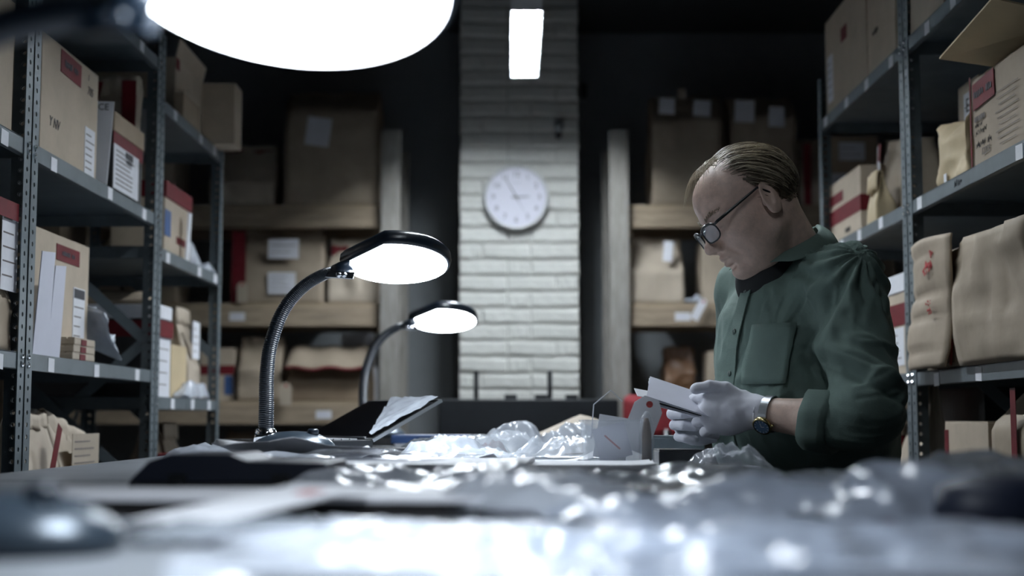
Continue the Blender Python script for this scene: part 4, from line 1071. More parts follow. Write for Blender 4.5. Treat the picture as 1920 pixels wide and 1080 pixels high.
# clear tub with cards
c0 = at(1146, 2.50); t = thing('plastic_tub', 'clear square plastic tub holding cards on the long table', 'tub', c0, .04)
m = MB()
def sq(s, z): return [(-s, -s * .7, z), (s, -s * .7, z), (s, s * .7, z), (-s, s * .7, z)]
m.loft([sq(.0455, 0), sq(.052, .078), sq(.0545, .080), sq(.0545, .083), sq(.050, .083), sq(.0435, .002)], False); m.add(sq(.0435, .002), [(0, 1, 2, 3)]); m.add(sq(.0455, 0), [(3, 2, 1, 0)])
m.build('tub', 'plastic_clear', t)
for k, (x, yy, h, rx, ry, mm, lb) in enumerate(((-.004, .012, .075, .10, .16, 'paper', 'white index card slanting inside the clear tub'), (.008, -.006, .060, -.05, -.25, 'paper_lilac', 'lilac card with slash mark inside the clear tub'))):
    o = MB().box((0, 0, h / 2), (.058, .001, h)).build('index_card', mm, None, loc=(c0[0] + x, c0[1] + yy, TZ + .004 + .011), rot=(rx, ry, 0)); tag(o, lb, 'card', 'cards in the tub')
    boxo('print', (0, -.001, h * .5), (.003, .0005, h * .6), 'red_ink', o, rot=(0, -.6, 0))
tagcard('white string tag with reinforced hole standing in the clear tub', (c0[0] + .035, c0[1] + .008, TZ + .030), (.05, .38, 0), (.052, .098), 'paper')
MB_s = MB().tube([(c0[0] - .035, c0[1] + .02, TZ + .05), (c0[0] - .03, c0[1] + .02, TZ + .11), (c0[0] + .0, c0[1] + .015, TZ + .135), (c0[0] + .02, c0[1] + .01, TZ + .115)], .0011, 6)
tag(MB_s.build('string_loop', 'label_white', None, True), 'thin pale string loop rising out of the clear tub', 'string')
c1 = at(1211, 2.47); t = thing('specimen_tube', 'slim clear tube with brown filling standing by the tub', 'tube', c1)
MB().lathe([(.0125, 0), (.0135, .003), (.0125, .07), (.009, .088), (.003, .098)], 20).build('glass', 'plastic_clear', t, True)
MB().lathe([(.0085, .004), (.0085, .06), (.006, .078), (.003, .086)], 16).build('filling', 'brown_leather', t, True)
# black box and evidence bag before the man
t = carton('black_box', 'flat black box on the long table under the gloved hands', 'box', at(1270, 2.66), .0, (.084, .11, .026), m='black_plastic')
t2 = carton('ruler_case', 'long grey metal case behind the flat black box', 'case', at(1262, 3.06), .02, (.12, .09, .046), m='rack_metal')
plastic_bag('clear evidence bag with shiny folds at the table edge before the man', at(1364, 2.42), .12, (.125, .12), 'plastic_clear', seed=140, thick=.036, crease=.012, contents=('paper_lilac', .005), freq=26)

# ------------------------------------------------------------------ near table clutter (out of focus)
t = thing('hard_case', 'black hard case with sloping lid on the bag-heaped table', 'case', at(462, 1.74), -.03)
MB().prism([(-.118, 0), (.118, 0), (.118, .012), (-.118, .012)], -.08, .08).build('bottom_shell', 'black_soft', t, bevel=.002)
MB().prism([(-.118, .012), (.118, .012), (.112, .034), (.02, .036), (.0, .044), (-.07, .044), (-.095, .036)], -.08, .08).build('lid', 'navy', t, bevel=.002)
for dx in (-.06, .06): boxo('latch', (dx, -.082, .014), (.02, .005, .014), 'black_plastic', t)
t = thing('binder', 'long pale binder, shaded side coloured black, lying across the bag-heaped table', 'binder', at(500, 1.315), -.075)
boxo('cover', (0, .0, .0160), (.42, .16, .004), 'label_white', t)
boxo('cover', (0, .0, .002), (.42, .16, .004), 'black_card', t)
boxo('shaded_pages', (0, .002, .0090), (.414, .15, .0100), 'black_card', t)  # pages and lower cover coloured black to stand in for the binder's shadow side
t = thing('evidence_card', 'pale stiff card sloping off the binder on the bag-heaped table', 'card', (at(478, 1.16)[0], 1.16, TZ), 0)
M = Matrix.Rotation(-.55, 3, 'Z') @ Matrix.Rotation(.10, 3, 'X')
MB().box(M @ Vector((0, 0, 0)) + Vector((0, 0, .0165)), (.085, .21, .0016), M).build('card', 'paper', t)
MB().box(M @ Vector((.01, .06, .0012)) + Vector((0, 0, .0165)), (.02, .02, .0008), M).build('stamp', 'red_ink', t)
t = thing('flat_pouch', 'flat black oval pouch among bags on the bag-heaped table', 'pouch', at(1240, 1.46), .02)
MB().lathe([(.078, 0), (.085, .006), (.082, .013), (.06, .017), (.02, .018)], 36, (0, 0, 0), 1.0, .5).build('body', 'black_soft', t, True)
MB().tube([(-.07, -.02, .0135), (0, -.036, .0135), (.07, -.02, .0135)], .0022, 6).build('zip', 'chrome', t, True)
t = thing('zip_pouch', 'dark navy wallet under the tall bag pile on the bag-heaped table', 'pouch', at(1885, 1.18), .3)
MB().lathe([(.06, 0), (.065, .01), (.06, .03), (.03, .038), (.005, .039)], 28, (0, 0, 0), 1.0, .8).build('body', 'navy', t, True)
spec = [  # px, d, z above table, rot, w, l, thick, colour, contents, seal, label
    (720, 1.66, 0, .10, .26, .17, .029, 'milky', 'paper', None, 'bright milky bag beside the hard case'),
    (930, 1.62, 0, -.25, .24, .18, .031, 'milky', 'paper', 'red_tape', 'milky bag with red seal behind the grey sheet'),
    (1110, 1.72, 0, .3, .22, .16, .027, 'grey', 'paper_lilac', None, 'grey creased bag behind the flat oval pouch'),
    (1330, 1.74, 0, -.1, .26, .18, .025, 'grey', 'kraft', None, 'shiny grey bag along the far edge of the bag-heaped table'),
    (1560, 1.70, 0, .2, .28, .2, .022, 'grey', 'paper', None, 'grey bag on the bag-heaped table in front of the man'),
    (830, 1.49, 0, .15, .20, .12, .025, 'milky', 'paper', None, 'crinkled white bag at the end of the binder'),
    (1010, 1.28, 0, -.4, .22, .18, .032, 'milky', 'paper_lilac', None, 'domed white bag in front of the flat oval pouch'),
    (1230, 1.20, 0, .15, .24, .18, .022, 'blue', 'paper_lilac', None, 'bluish bag ahead of the flat oval pouch'),
    (1450, 1.34, 0, -.2, .24, .20, .029, 'blue', 'paper', None, 'bluish creased bag between pouch and bag pile'),
    (1680, 1.28, 0, .2, .24, .2, .038, 'blue', 'paper', 'red_tape', 'bluish bag with red seal at the foot of the bag pile'),
    (1850, 1.50, 0, .1, .26, .22, .053, 'grey', 'paper', None, 'plump grey bag forming the tallest pile beside the navy wallet'),
    (500, 1.01, 0, .1, .20, .14, .010, 'grey', 'paper_lilac', None, 'bluish bag in front of the stiff card'),
    (130, 1.06, 0, -.2, .16, .11, .005, 'grey', 'paper', None, 'grey bag beside the base of the overhead lamp'),
    (700, .98, 0, -.15, .20, .18, .010, 'milky', 'paper', None, 'glaring white bag under the overhead lamp'),
    (920, .96, 0, .25, .22, .18, .010, 'milky', 'paper', None, 'white creased bag beside the glaring white bag'),
    (1190, .92, 0, -.1, .22, .17, .010, 'blue', 'paper_lilac', None, 'pale blue bag in the front row of bags'),
    (1480, .98, 0, .2, .22, .2, .010, 'blue', 'paper', None, 'pale blue bag near the red-sealed bluish bag'),
    (1760, 1.00, 0, -.3, .22, .2, .010, 'blue', 'paper_lilac', 'red_tape', 'pale blue bag with red seal in front row'),
    (575, .78, 0, .2, .17, .15, .007, 'milky', 'paper', 'red_tape', 'flat white bag with red seal below the stiff card'),
    (820, .77, 0, -.2, .22, .15, .007, 'milky', 'paper', None, 'flat white bag on the edge opposite the long table'),
    (1250, .75, 0, .1, .24, .15, .007, 'blue', 'paper_lilac', None, 'flat pale bag on the edge opposite the long table'),
    (1640, .77, 0, -.15, .22, .17, .009, 'blue', 'paper', None, 'puffed pale bag beside the front pale bag with red seal')]
for k, (px, d, dz, rz, wd, ln, th, cl, ct, sl, lb) in enumerate(spec):
    plastic_bag(lb, at(px, d, TZ + dz), rz, (wd * .86, ln * .9), 'plastic_' + cl, seed=200 + k, thick=th, crease=.007 if d > 1.15 else .0055, contents=(ct, min(.006, th * .4)), seal=sl, freq=18 if d > 1.15 else 24)
o = sheet('grey_sheet', 'curling grey-white sheet over bags beside the flat oval pouch', 'paper', (at(1050, 1.46)[0], 1.46, TZ), .25, (.10, .14), m='paper_lilac', curl=.035, seed=9)

# ------------------------------------------------------------------ red chair beyond the table
p0 = W(1222, 740, 5.25)
t = thing('office_chair', 'dark red padded chair pushed in beyond the gloved hands', 'chair', (p0.x + .05, 5.30, 0), 2.9)
MB().box((0, -.10, CZ + .01), (.34, .06, .16)).build('backrest', 'red_fabric', t, bevel=.025)
MB().tube([(0, -.07, .62), (0, -.06, .8), (0, -.075, 1.06)], .014, 10).build('back_post', 'black_plastic', t, True)
MB().box((0, .12, .62), (.40, .38, .07)).build('seat', 'red_fabric', t, bevel=.025)
MB().tube([(0, .12, .06), (0, .12, .59)], .022, 12).build('column', 'steel', t, True)
for k in range(5):
    a = 2 * math.pi * k / 5 + .3
    MB().tube([(0, .12, .09), (.22 * math.cos(a), .12 + .22 * math.sin(a), .065)], [.018, .012], 8).build('leg', 'black_plastic', t, True)
    MB().lathe([(.020, -.02), (.028, -.012), (.028, .012), (.020, .02)], 14).build('caster', 'black_plastic', t, True, loc=(.23 * math.cos(a), .12 + .23 * math.sin(a), .029), rot=(math.pi / 2, 0, a))
# ------------------------------------------------------------------ implicit modelling for the man
def axis(lo, hi, segs):
    """grid coordinates from lo to hi with step sizes given per range [(upto, step), ...]"""
    out = [lo]
    for up, st in segs:
        while out[-1] < min(up, hi) - 1e-6: out.append(out[-1] + st)
    return np.array(out, dtype=np.float64)
class Field:
    def __init__(s, xs, ys, zs):
        s.ax = (xs, ys, zs); s.f = np.full((len(xs), len(ys), len(zs)), .5, dtype=np.float32)
    def _sl(s, lo, hi, pad):
        sl = []
        for a, l, h in zip(s.ax, lo, hi):
            sl.append(slice(max(0, np.searchsorted(a, l - pad) - 1), min(len(a), np.searchsorted(a, h + pad) + 1)))
        return tuple(sl)
    def _xyz(s, sl):
        return (s.ax[0][sl[0]][:, None, None], s.ax[1][sl[1]][None, :, None], s.ax[2][sl[2]][None, None, :])
    def put(s, d, sl, k, sub=False):
        a = s.f[sl]
        if sub:
            d = -d; h = np.clip(.5 - .5 * (a - d) / k, 0, 1) if k > 0 else None
            s.f[sl] = (a * (1 - h) + d * h + k * h * (1 - h)) if k > 0 else np.maximum(a, d)
        else:
            h = np.clip(.5 + .5 * (a - d) / k, 0, 1)
            s.f[sl] = a * (1 - h) + d * h - k * h * (1 - h)
    def cone(s, a, b, ra, rb, k=.012, sub=False, sq=None):
        a = np.array(a, float); b = np.array(b, float); r = max(ra, rb); pad = k + .012
        sl = s._sl(np.minimum(a, b) - r, np.maximum(a, b) + r, pad); X, Y, Z = s._xyz(sl)
        ba = b - a; L2 = max(1e-9, (ba ** 2).sum())
        t = np.clip(((X - a[0]) * ba[0] + (Y - a[1]) * ba[1] + (Z - a[2]) * ba[2]) / L2, 0, 1)
        d = np.sqrt((X - a[0] - t * ba[0]) ** 2 + (Y - a[1] - t * ba[1]) ** 2 + (Z - a[2] - t * ba[2]) ** 2) - (ra + (rb - ra) * t)
        s.put(d, sl, k, sub)
    def ell(s, c, rad, M=None, k=.012, sub=False):
        """ellipsoid; M rows are its axes in world space"""
        c = np.array(c, float); rad = np.array(rad, float); r = rad.max(); pad = k + .012
        sl = s._sl(c - r, c + r, pad); X, Y, Z = s._xyz(sl)
        X, Y, Z = X - c[0], Y - c[1], Z - c[2]
        if M is None: M = np.eye(3)
        q = [M[i][0] * X + M[i][1] * Y + M[i][2] * Z for i in range(3)]
        k0 = np.sqrt(sum((q[i] / rad[i]) ** 2 for i in range(3)))
        k1 = np.sqrt(sum((q[i] / rad[i] ** 2) ** 2 for i in range(3))) + 1e-9
        s.put(k0 * (k0 - 1) / k1, sl, k, sub)
    def mesh(s):
        f = s.f; xs, ys, zs = s.ax; neg = f < 0
        nx, ny, nz = f.shape
        cnt = np.zeros((nx - 1, ny - 1, nz - 1), np.int8)
        for i in (0, 1):
            for j in (0, 1):
                for k in (0, 1): cnt += neg[i:nx - 1 + i, j:ny - 1 + j, k:nz - 1 + k]
        I, J, K = np.nonzero((cnt > 0) & (cnt < 8))
        idx = np.full(cnt.shape, -1, np.int32); idx[I, J, K] = np.arange(len(I))
        acc = np.zeros((len(I), 3)); num = np.zeros(len(I))
        crn = [(i, j, k) for i in (0, 1) for j in (0, 1) for k in (0, 1)]
        for a in crn:
            for ax in range(3):
                if a[ax]: continue
                b = list(a); b[ax] = 1
                fa = f[I + a[0], J + a[1], K + a[2]]; fb = f[I + b[0], J + b[1], K + b[2]]
                m = (fa < 0) != (fb < 0); t = np.where(m, fa / np.where(m, fa - fb, 1), 0)
                pa = np.stack([xs[I + a[0]], ys[J + a[1]], zs[K + a[2]]], 1); pb = np.stack([xs[I + b[0]], ys[J + b[1]], zs[K + b[2]]], 1)
                acc += (pa + (pb - pa) * t[:, None]) * m[:, None]; num += m
        V = acc / num[:, None]
        quads = []
        for ax in range(3):
            o1, o2 = [(1, 2), (2, 0), (0, 1)][ax]
            sa = [slice(None)] * 3; sb = [slice(None)] * 3; sa[ax] = slice(0, -1); sb[ax] = slice(1, None)
            A = neg[tuple(sa)]; B = neg[tuple(sb)]
            E = np.array(np.nonzero(A != B)).T
            n = f.shape
            ok = (E[:, o1] > 0) & (E[:, o2] > 0) & (E[:, o1] < n[o1] - 1) & (E[:, o2] < n[o2] - 1)
            E = E[ok]; s0 = A[tuple(E.T)]
            c = []
            for d1, d2 in ((-1, -1), (0, -1), (0, 0), (-1, 0)):
                q = E.copy(); q[:, o1] += d1; q[:, o2] += d2; c.append(idx[tuple(q.T)])
            c = np.stack(c, 1); c[~s0] = c[~s0][:, ::-1]; quads.append(c)
        return V, np.concatenate(quads)
def vnormals(V, Fq):
    n = np.cross(V[Fq[:, 2]] - V[Fq[:, 0]], V[Fq[:, 3]] - V[Fq[:, 1]]); N = np.zeros_like(V)
    for k in range(4): np.add.at(N, Fq[:, k], n)
    return N / np.maximum(1e-12, np.linalg.norm(N, axis=1))[:, None]
def smooth_mesh(V, Fq, it=1, lam=.5):
    for _ in range(it):
        S = np.zeros_like(V); C = np.zeros(len(V))
        for k in range(4):
            a, b = Fq[:, k], Fq[:, (k + 1) % 4]
            np.add.at(S, a, V[b]); np.add.at(C, a, 1); np.add.at(S, b, V[a]); np.add.at(C, b, 1)
        V = V + lam * (S / np.maximum(1, C)[:, None] - V)
    return V
def np_mesh(name, V, Fq, m, parent):
    me = bpy.data.meshes.new(name); me.from_pydata(V.tolist(), [], Fq.tolist())
    me.polygons.foreach_set('use_smooth', [True] * len(me.polygons)); me.materials.append(MATS[m]); me.update()
    return link(name, me, parent)

# ------------------------------------------------------------------ the man
MX, MY = .66, 2.86
man = thing('person', 'balding person with glasses in dark green shirt and white gloves reading cards', 'person', (0, 0, 0))
yaw = math.radians(25); TF = np.array((-math.cos(yaw), -math.sin(yaw), 0)); TL = np.array((math.sin(yaw), -math.cos(yaw), 0)); TU = np.array((0, 0, 1.0))
NB = np.array((.562, 2.84, CZ + .330))       # base of the neck
LSH = np.array((.630, 2.675, CZ + .258)); RSH = np.array((.500, 3.00, CZ + .265))
LEL = np.array((.628, 2.53, CZ - .012)); LWR = np.array((.452, 2.655, CZ + .012))
REL = np.array((.505, 3.07, CZ - .015)); RWR = np.array((.418, 2.865, CZ - .018))
CH = np.array((.578, 2.845, CZ + .17)); BE = np.array((.588, 2.84, CZ - .03)); PE = np.array((.605, 2.855, .93))
# head frame: HF forward, HL left, HU up
hp, hy, hro = math.radians(28.5), math.radians(14), math.radians(-9)
HU = np.array((-math.sin(hp) * math.cos(hy), -math.sin(hp) * math.sin(hy), math.cos(hp)))
HF = np.array((-math.cos(hp) * math.cos(hy), -math.cos(hp) * math.sin(hy), -math.sin(hp)))
HL = np.cross(HU, HF)
HU, HL = HU * math.cos(hro) + HL * math.sin(hro), HL * math.cos(hro) - HU * math.sin(hro)
HC = np.array((.470, 2.80, 1.510))
HS = .98
def H(x, y, z): return HC + HS * (HF * x + HL * y + HU * z)
HM = np.stack([HF, HL, HU])
def head_parts(F_, grow=0.0, hair=False):
    g = grow
    F_.ell(H(-.016, 0, .036), (.098 + g, .0765 + g, .086 + g), HM, .004)
    if hair: return
    F_.ell(H(.036, 0, .046), (.058, .064, .058), HM, .02)
    F_.ell(H(.040, 0, -.030), (.052, .060, .080), HM, .02)
    for s in (-1, 1):
        F_.cone(H(-.010, s * .050, -.052), H(.066, s * .012, -.098), .023, .017, .022)
        F_.ell(H(.052, s * .038, -.022), (.030, .026, .030), HM, .014)
        F_.cone(H(.086, s * .010, .026), H(.066, s * .050, .022), .010, .009, .012)          # brow
    for s in (-1, 1): F_.ell(H(.018, s * .046, -.030), (.042, .022, .048), HM, .02)
    F_.ell(H(.080, 0, -.096), (.017, .020, .017), HM, .014)                                   # chin
    F_.ell(H(.076, 0, -.058), (.024, .030, .028), HM, .016)                                   # muzzle
    F_.ell(H(.030, 0, -.108), (.030, .035, .018), HM, .03)                                    # under the jaw
    for s in (-1, 1):
        F_.ell(H(.100, s * .031, .002), (.018, .017, .013), HM, .012, True)                   # sockets
        F_.ell(H(.074, s * .031, .001), (.0155, .0165, .0135), HM, .005)                      # lids
        F_.cone(H(.088, s * .022, -.0075), H(.084, s * .042, -.006), .0016, .0016, .003, True) # lid line
        F_.cone(H(.085, s * .020, -.018), H(.076, s * .044, -.020), .0045, .004, .008)         # bag under the eye
    F_.cone(H(.085, 0, .016), H(.110, 0, -.026), .0095, .0105, .010)                           # nose ridge
    F_.ell(H(.1125, 0, -.031), (.0135, .0125, .0115), HM, .008)                               # tip
    for s in (-1, 1):
        F_.ell(H(.101, s * .0125, -.036), (.0115, .0085, .009), HM, .006)                     # wings
        F_.ell(H(.106, s * .007, -.0445), (.006, .0035, .004), HM, .003, True)                # nostrils
        F_.cone(H(.096, s * .022, -.034), H(.080, s * .036, -.066), .0022, .0018, .006, True)  # cheek fold
    F_.cone(H(.094, -.018, -.0625), H(.1005, 0, -.058), .0042, .0058, .005); F_.cone(H(.094, .018, -.0625), H(.1005, 0, -.058), .0042, .0058, .005)
    F_.cone(H(.090, -.016, -.0715), H(.0965, 0, -.0725), .0042, .0066, .005); F_.cone(H(.090, .016, -.0715), H(.0965, 0, -.0725), .0042, .0066, .005)
    F_.cone(H(.094, -.023, -.066), H(.1045, 0, -.0655), .0014, .0018, .003, True); F_.cone(H(.094, .023, -.066), H(.1045, 0, -.0655), .0014, .0018, .003, True)
    F_.cone(H(.092, -.012, -.083), H(.092, .012, -.083), .004, .004, .008, True)               # hollow above the chin
    F_.cone(H(.075, -.034, .060), H(.085, .0, .064), .0011, .0011, .004, True); F_.cone(H(.085, .0, .064), H(.075, .034, .060), .0011, .0011, .004, True)
    F_.cone(H(.079, -.034, .047), H(.088, .0, .050), .0011, .0011, .004, True); F_.cone(H(.088, .0, .050), H(.079, .034, .047), .0011, .0011, .004, True)
    for s in (-1, 1):                                                                         # ears
        q = np.array((-.012, s * .079, -.004)); el = HM.copy()
        ex = HF * .93 + HL * s * .36; ex /= np.linalg.norm(ex); ey = np.cross(HU, ex)
        E = np.stack([ex, ey, HU])
        F_.ell(H(-.018, s * .082, -.002), (.021, .0080, .035), E, .004)
        F_.ell(H(-.010, s * .083, -.022), (.009, .0065, .013), E, .004)
        F_.ell(H(-.012, s * .091, .004), (.0115, .007, .022), E, .003, True)
        F_.cone(H(-.004, s * .081, .0), H(-.002, s * .080, -.010), .004, .004, .003)

# fingers: (base along hand, base across, lengths, radii, flex angles)
def hand_parts(F_, wr, e1, e2, e3, fingers, thumb, grow):
    e1 = e1 / np.linalg.norm(e1); e3 = e3 - e1 * e3.dot(e1); e3 /= np.linalg.norm(e3); e2 = e2 - e1 * e2.dot(e1) - e3 * e2.dot(e3); e2 /= np.linalg.norm(e2)
    P = lambda a, b, c: wr + e1 * a + e2 * b + e3 * c
    M = np.stack([e1, e2, e3]); g = grow
    F_.ell(P(.050, .0, 0), (.052 + g, .041 + g, .0165 + g), M, .012)
    F_.cone(P(.000, .004, 0), P(.03, .004, 0), .026 + g, .024 + g, .016)
    F_.cone(P(.02, .026, .006), P(.055, .034, .008), .015 + g, .013 + g, .012)
    for (a, b, ls, rs, fl, sp) in fingers:
        p = P(a, b, 0); F_.cone(P(a - .03, b * .9, 0), p, .010 + g, .0098 + g, .006)
        ang = 0.0
        for l, r, f in zip(ls, rs, fl):
            ang += f; dv = (e1 * math.cos(ang) + e3 * math.sin(ang)) + e2 * sp; dv = dv / np.linalg.norm(dv)
            q = p + dv * l; F_.cone(p, q, r + g, r * .93 + g, .0016); p = q
    p = P(*thumb[0]); 
    for q, r in thumb[1]:
        q = P(*q); F_.cone(p, q, r + g, r * .93 + g, .004); p = q
def fset(flex, sp=(.10, .03, -.03, -.10)):
    base = ((.084, .029), (.089, .010), (.086, -.009), (.078, -.027)); L = ((.042, .025, .020), (.046, .029, .022), (.043, .027, .021), (.034, .020, .018))
    R = ((.0095, .0088, .0078), (.0097, .009, .008), (.0092, .0086, .0076), (.0082, .0076, .0068))
    return [(*base[k], L[k], R[k], flex[k], sp[k]) for k in range(4)]
LHAND = dict(wr=LWR, e1=np.array((-.96, .18, -.03)), e2=np.array((.02, .12, 1.0)), e3=np.array((.1, 1.0, -.15)),
             fingers=fset(((.75, .75, .4), (.85, .8, .45), (.95, .85, .45), (1.0, .9, .5))),
             thumb=((.026, .028, .0), (((.052, .046, -.004), .0125), ((.082, .050, -.010), .0108), ((.108, .046, -.010), .0092))))
RHAND = dict(wr=RWR, e1=np.array((-.93, -.28, .12)), e2=np.array((.08, .10, 1.0)), e3=np.array((.25, -1.0, .05)),
             fingers=fset(((.75, 1.1, .6), (.80, 1.15, .6), (.85, 1.15, .6), (.85, 1.15, .6))),
             thumb=((.030, .030, .004), (((.060, .046, .010), .0125), ((.092, .052, .018), .0110), ((.118, .052, .022), .0095))))

def lin(a, b, t): return a + (b - a) * t
# ---- body: head, neck, trunk, arms, hands, legs as one surface
xs = axis(.27, .80, ((.60, .0028), (.80, .006))); ys = axis(2.50, 3.14, ((2.70, .0045), (2.92, .0028), (3.14, .006)))
zs = axis(-.01, 1.70, ((.98, .014), (1.30, .0042), (1.70, .0027)))
B = Field(xs, ys, zs)
head_parts(B)
B.cone(H(-.040, 0, -.030), NB + TF * .005 + TU * .01, .057, .060, .025)
B.cone(H(.010, 0, -.085), NB + TF * .05 + TU * (-.01), .034, .045, .03)
B.cone(NB - TU * .07, CH, .06, .10, .02); B.cone(CH + TL * .06, BE + TL * .055, .10, .11, .05); B.cone(CH - TL * .06, BE - TL * .055, .10, .11, .05)
B.cone(BE + TL * .06, PE + TL * .06, .10, .10, .05); B.cone(BE - TL * .06, PE - TL * .06, .10, .10, .05)
for SHD, EL, WR in ((LSH, LEL, LWR), (RSH, REL, RWR)):
    B.cone(NB - TU * .075, SHD - TU * .02, .045, .042, .02); B.cone(SHD, EL, .044, .034, .02); B.cone(EL, lin(EL, WR, .45), .034, .037, .015); B.cone(lin(EL, WR, .45), WR, .037, .0275, .015)
hand_parts(B, grow=-.0015, **LHAND); hand_parts(B, grow=-.0015, **RHAND)
for s in (-1, 1):
    hip = PE + TL * s * .085 - TU * .05; kn = np.array((hip[0] - .03, hip[1], .50)); an = np.array((hip[0] + .01, hip[1], .09))
    B.cone(hip, kn, .078, .055, .04); B.cone(kn, an, .052, .038, .02); B.cone(an, an + TF * .15 - TU * .052, .036, .026, .02)
V, Fq = B.mesh(); V = smooth_mesh(V, Fq, 1, .35)
body = np_mesh('body', V, Fq, 'skin', man)

# ---- gloves
for hd, WR, EL in ((LHAND, LWR, LEL), (RHAND, RWR, REL)):
    lo = WR - .17; hi = WR + .17
    G = Field(axis(lo[0], WR[0] + .06, ((9, .0026),)), axis(lo[1], hi[1], ((9, .0026),)), axis(WR[2] - .12, WR[2] + .14, ((9, .0026),)))
    hand_parts(G, grow=.0014, **hd)
    ax = (EL - WR) / np.linalg.norm(EL - WR)
    G.cone(WR - ax * .01, WR + ax * .012, .0275, .0300, .01)
    V, Fq = G.mesh(); V = smooth_mesh(V, Fq, 1, .4)
    N = vnormals(V, Fq); V = V + N * (fbm(V * 55, 7, 2) * .0009 + ridge(V * 38, 9, 1) * .0009)[:, None]
    gl = np_mesh('glove', V, Fq, 'glove', man)
    rim = [Vector(WR + ax * .012 + (np.cross(ax, (0, 0, 1)) * math.cos(a) + np.cross(ax, np.cross(ax, (0, 0, 1))) * math.sin(a)) * .0295) for a in [2 * math.pi * k / 20 for k in range(21)]]
    MB().tube(rim, .0026, 6).build('cuff_hem', 'glove', gl, True)

# ---- shirt
xs = axis(.30, .86, ((9, .0036),)); ys = axis(2.40, 3.20, ((2.90, .0038), (9, .0065))); zs = axis(.80, 1.53, ((1.02, .008), (9, .0036)))
S = Field(xs, ys, zs)
S.cone(NB - TU * .045 - TF * .015, NB - TU * .09, .075, .095, .03)
S.cone(NB - TU * .042 - TF * .025, LSH + TU * .004, .054, .064, .022); S.cone(NB - TU * .042 - TF * .025, RSH + TU * .004, .054, .064, .022)
S.cone(CH + TL * .075 + TU * .0, BE + TL * .075, .118, .122, .05); S.cone(CH - TL * .075 + TU * .0, BE - TL * .075, .118, .122, .05)
S.ell(CH + TF * .03 - TU * .03, (.125, .15, .14), np.stack([TF, TL, TU]), .05)
S.ell(BE + TF * .050 + TU * .03, (.135, .165, .16), np.stack([TF, TL, TU]), .06)
S.ell(CH - TF * .070 - TU * .01, (.085, .15, .135), np.stack([TF, TL, TU]), .05)
S.cone(BE + TL * .07, PE + TL * .07 - TU * .06, .120, .118, .05); S.cone(BE - TL * .07, PE - TL * .07 - TU * .06, .120, .118, .05)
# sleeves: loose, rolled at mid forearm
CUL = lin(LEL, LWR, .42); CUR = lin(REL, RWR, .45)
for SHD, EL, CU, sg in ((LSH, LEL, CUL, 1), (RSH, REL, CUR, -1)):
    S.cone(SHD, lin(SHD, EL, .5), .064, .064, .030); S.cone(lin(SHD, EL, .5), EL + TU * .040 - TF * .01, .064, .064, .025)
    S.cone(EL + TU * .014, lin(EL, CU, .85), .060, .049, .018)
V, Fq = S.mesh(); V = smooth_mesh(V, Fq, 2, .5); N = vnormals(V, Fq)
rel = V - NB
u = rel @ TF; l = rel @ TL; z = rel @ TU
# drapery: folds hang from the shoulder and gather towards the elbow and the belt
d1 = ridge(np.stack([l * 17 + z * 5.0, u * 9 - z * 2.0, z * 3.2], 1) + 3, 11, 2)
d2 = ridge(np.stack([(z + l * .6 + u * .5) * 21, (z * .4 - l) * 6, u * 6], 1) + 7, 12, 2)
arm = np.clip(1 - np.minimum(np.linalg.norm(V - lin(LSH, LEL, .6), axis=1), np.linalg.norm(V - LEL, axis=1)) / .17, 0, 1)
disp = (.0040 * (d1 - .45)) * (1 - arm) + (.0050 * (d2 - .45)) * arm
# sharp gathers fanning out from the shoulder seam, and a drag fold from chest to elbow
sv = V - (LSH + TU * .055); an_ = np.arctan2(sv @ TF, -(sv @ TU)); rr = np.linalg.norm(sv, axis=1)
disp += np.exp(-((rr - .10) / .085) ** 2) * .0050 * np.sin(an_ * 17 + 3 * vnoise(V * 14, 3)) * (sv @ TL > -.08)
disp += fbm(V * 26, 5, 2) * .0014
# long drag folds on the side of the shirt turned to the room: (x, z) lines, height, width
def fold(px0, py0, px1, py1, h, sig, d_=2.66):
    a = W(px0, py0, d_); b = W(px1, py1, d_); a = np.array((a.x, a.z)); b = np.array((b.x, b.z)); ba = b - a
    q = V[:, (0, 2)] - a; tt = np.clip(q @ ba / (ba @ ba), 0, 1)
    bow = .006 * np.sin(tt * 5 + px0)
    dd = np.linalg.norm(q - tt[:, None] * ba, axis=1) + bow
    tp = np.sin(np.pi * np.clip(tt * .9 + .08, 0, 1)) ** .6
    return h * np.exp(-(dd / sig) ** 2) * tp * np.clip((.45 - N[:, 1]) * 2, 0, 1) * (V[:, 1] < 2.88)
for fl_ in ((1545, 500, 1472, 650, .007, .010), (1528, 520, 1455, 690, -.007, .007), (1512, 540, 1430, 690, .006, .009), (1470, 530, 1420, 640, .006, .008), (1455, 545, 1408, 670, -.006, .006),
            (1440, 640, 1392, 745, .006, .009), (1425, 620, 1380, 720, -.005, .006), (1500, 650, 1455, 770, .006, .009), (1556, 545, 1512, 660, -.014, .009), (1570, 540, 1530, 655, .008, .008),
            (1512, 660, 1530, 720, -.010, .010), (1592, 500, 1572, 620, .006, .008), (1604, 500, 1588, 610, -.006, .006), (1622, 500, 1618, 600, .006, .008), (1636, 505, 1640, 600, -.006, .006), (1655, 525, 1662, 640, .006, .008),
            (1530, 655, 1690, 745, .011, .010), (1525, 690, 1680, 775, -.010, .010), (1575, 640, 1670, 660, .006, .007), (1570, 600, 1660, 690, -.006, .007), (1560, 730, 1640, 700, .008, .008), (1565, 750, 1650, 735, -.007, .007),
            (1590, 440, 1650, 505, .005, .008), (1575, 455, 1630, 510, -.005, .006), (1400, 560, 1372, 690, .005, .007), (1480, 720, 1420, 800, .006, .009)):
    disp += fold(*fl_)
V = V + N * disp[:, None]
V = smooth_mesh(V, Fq, 1, .25)
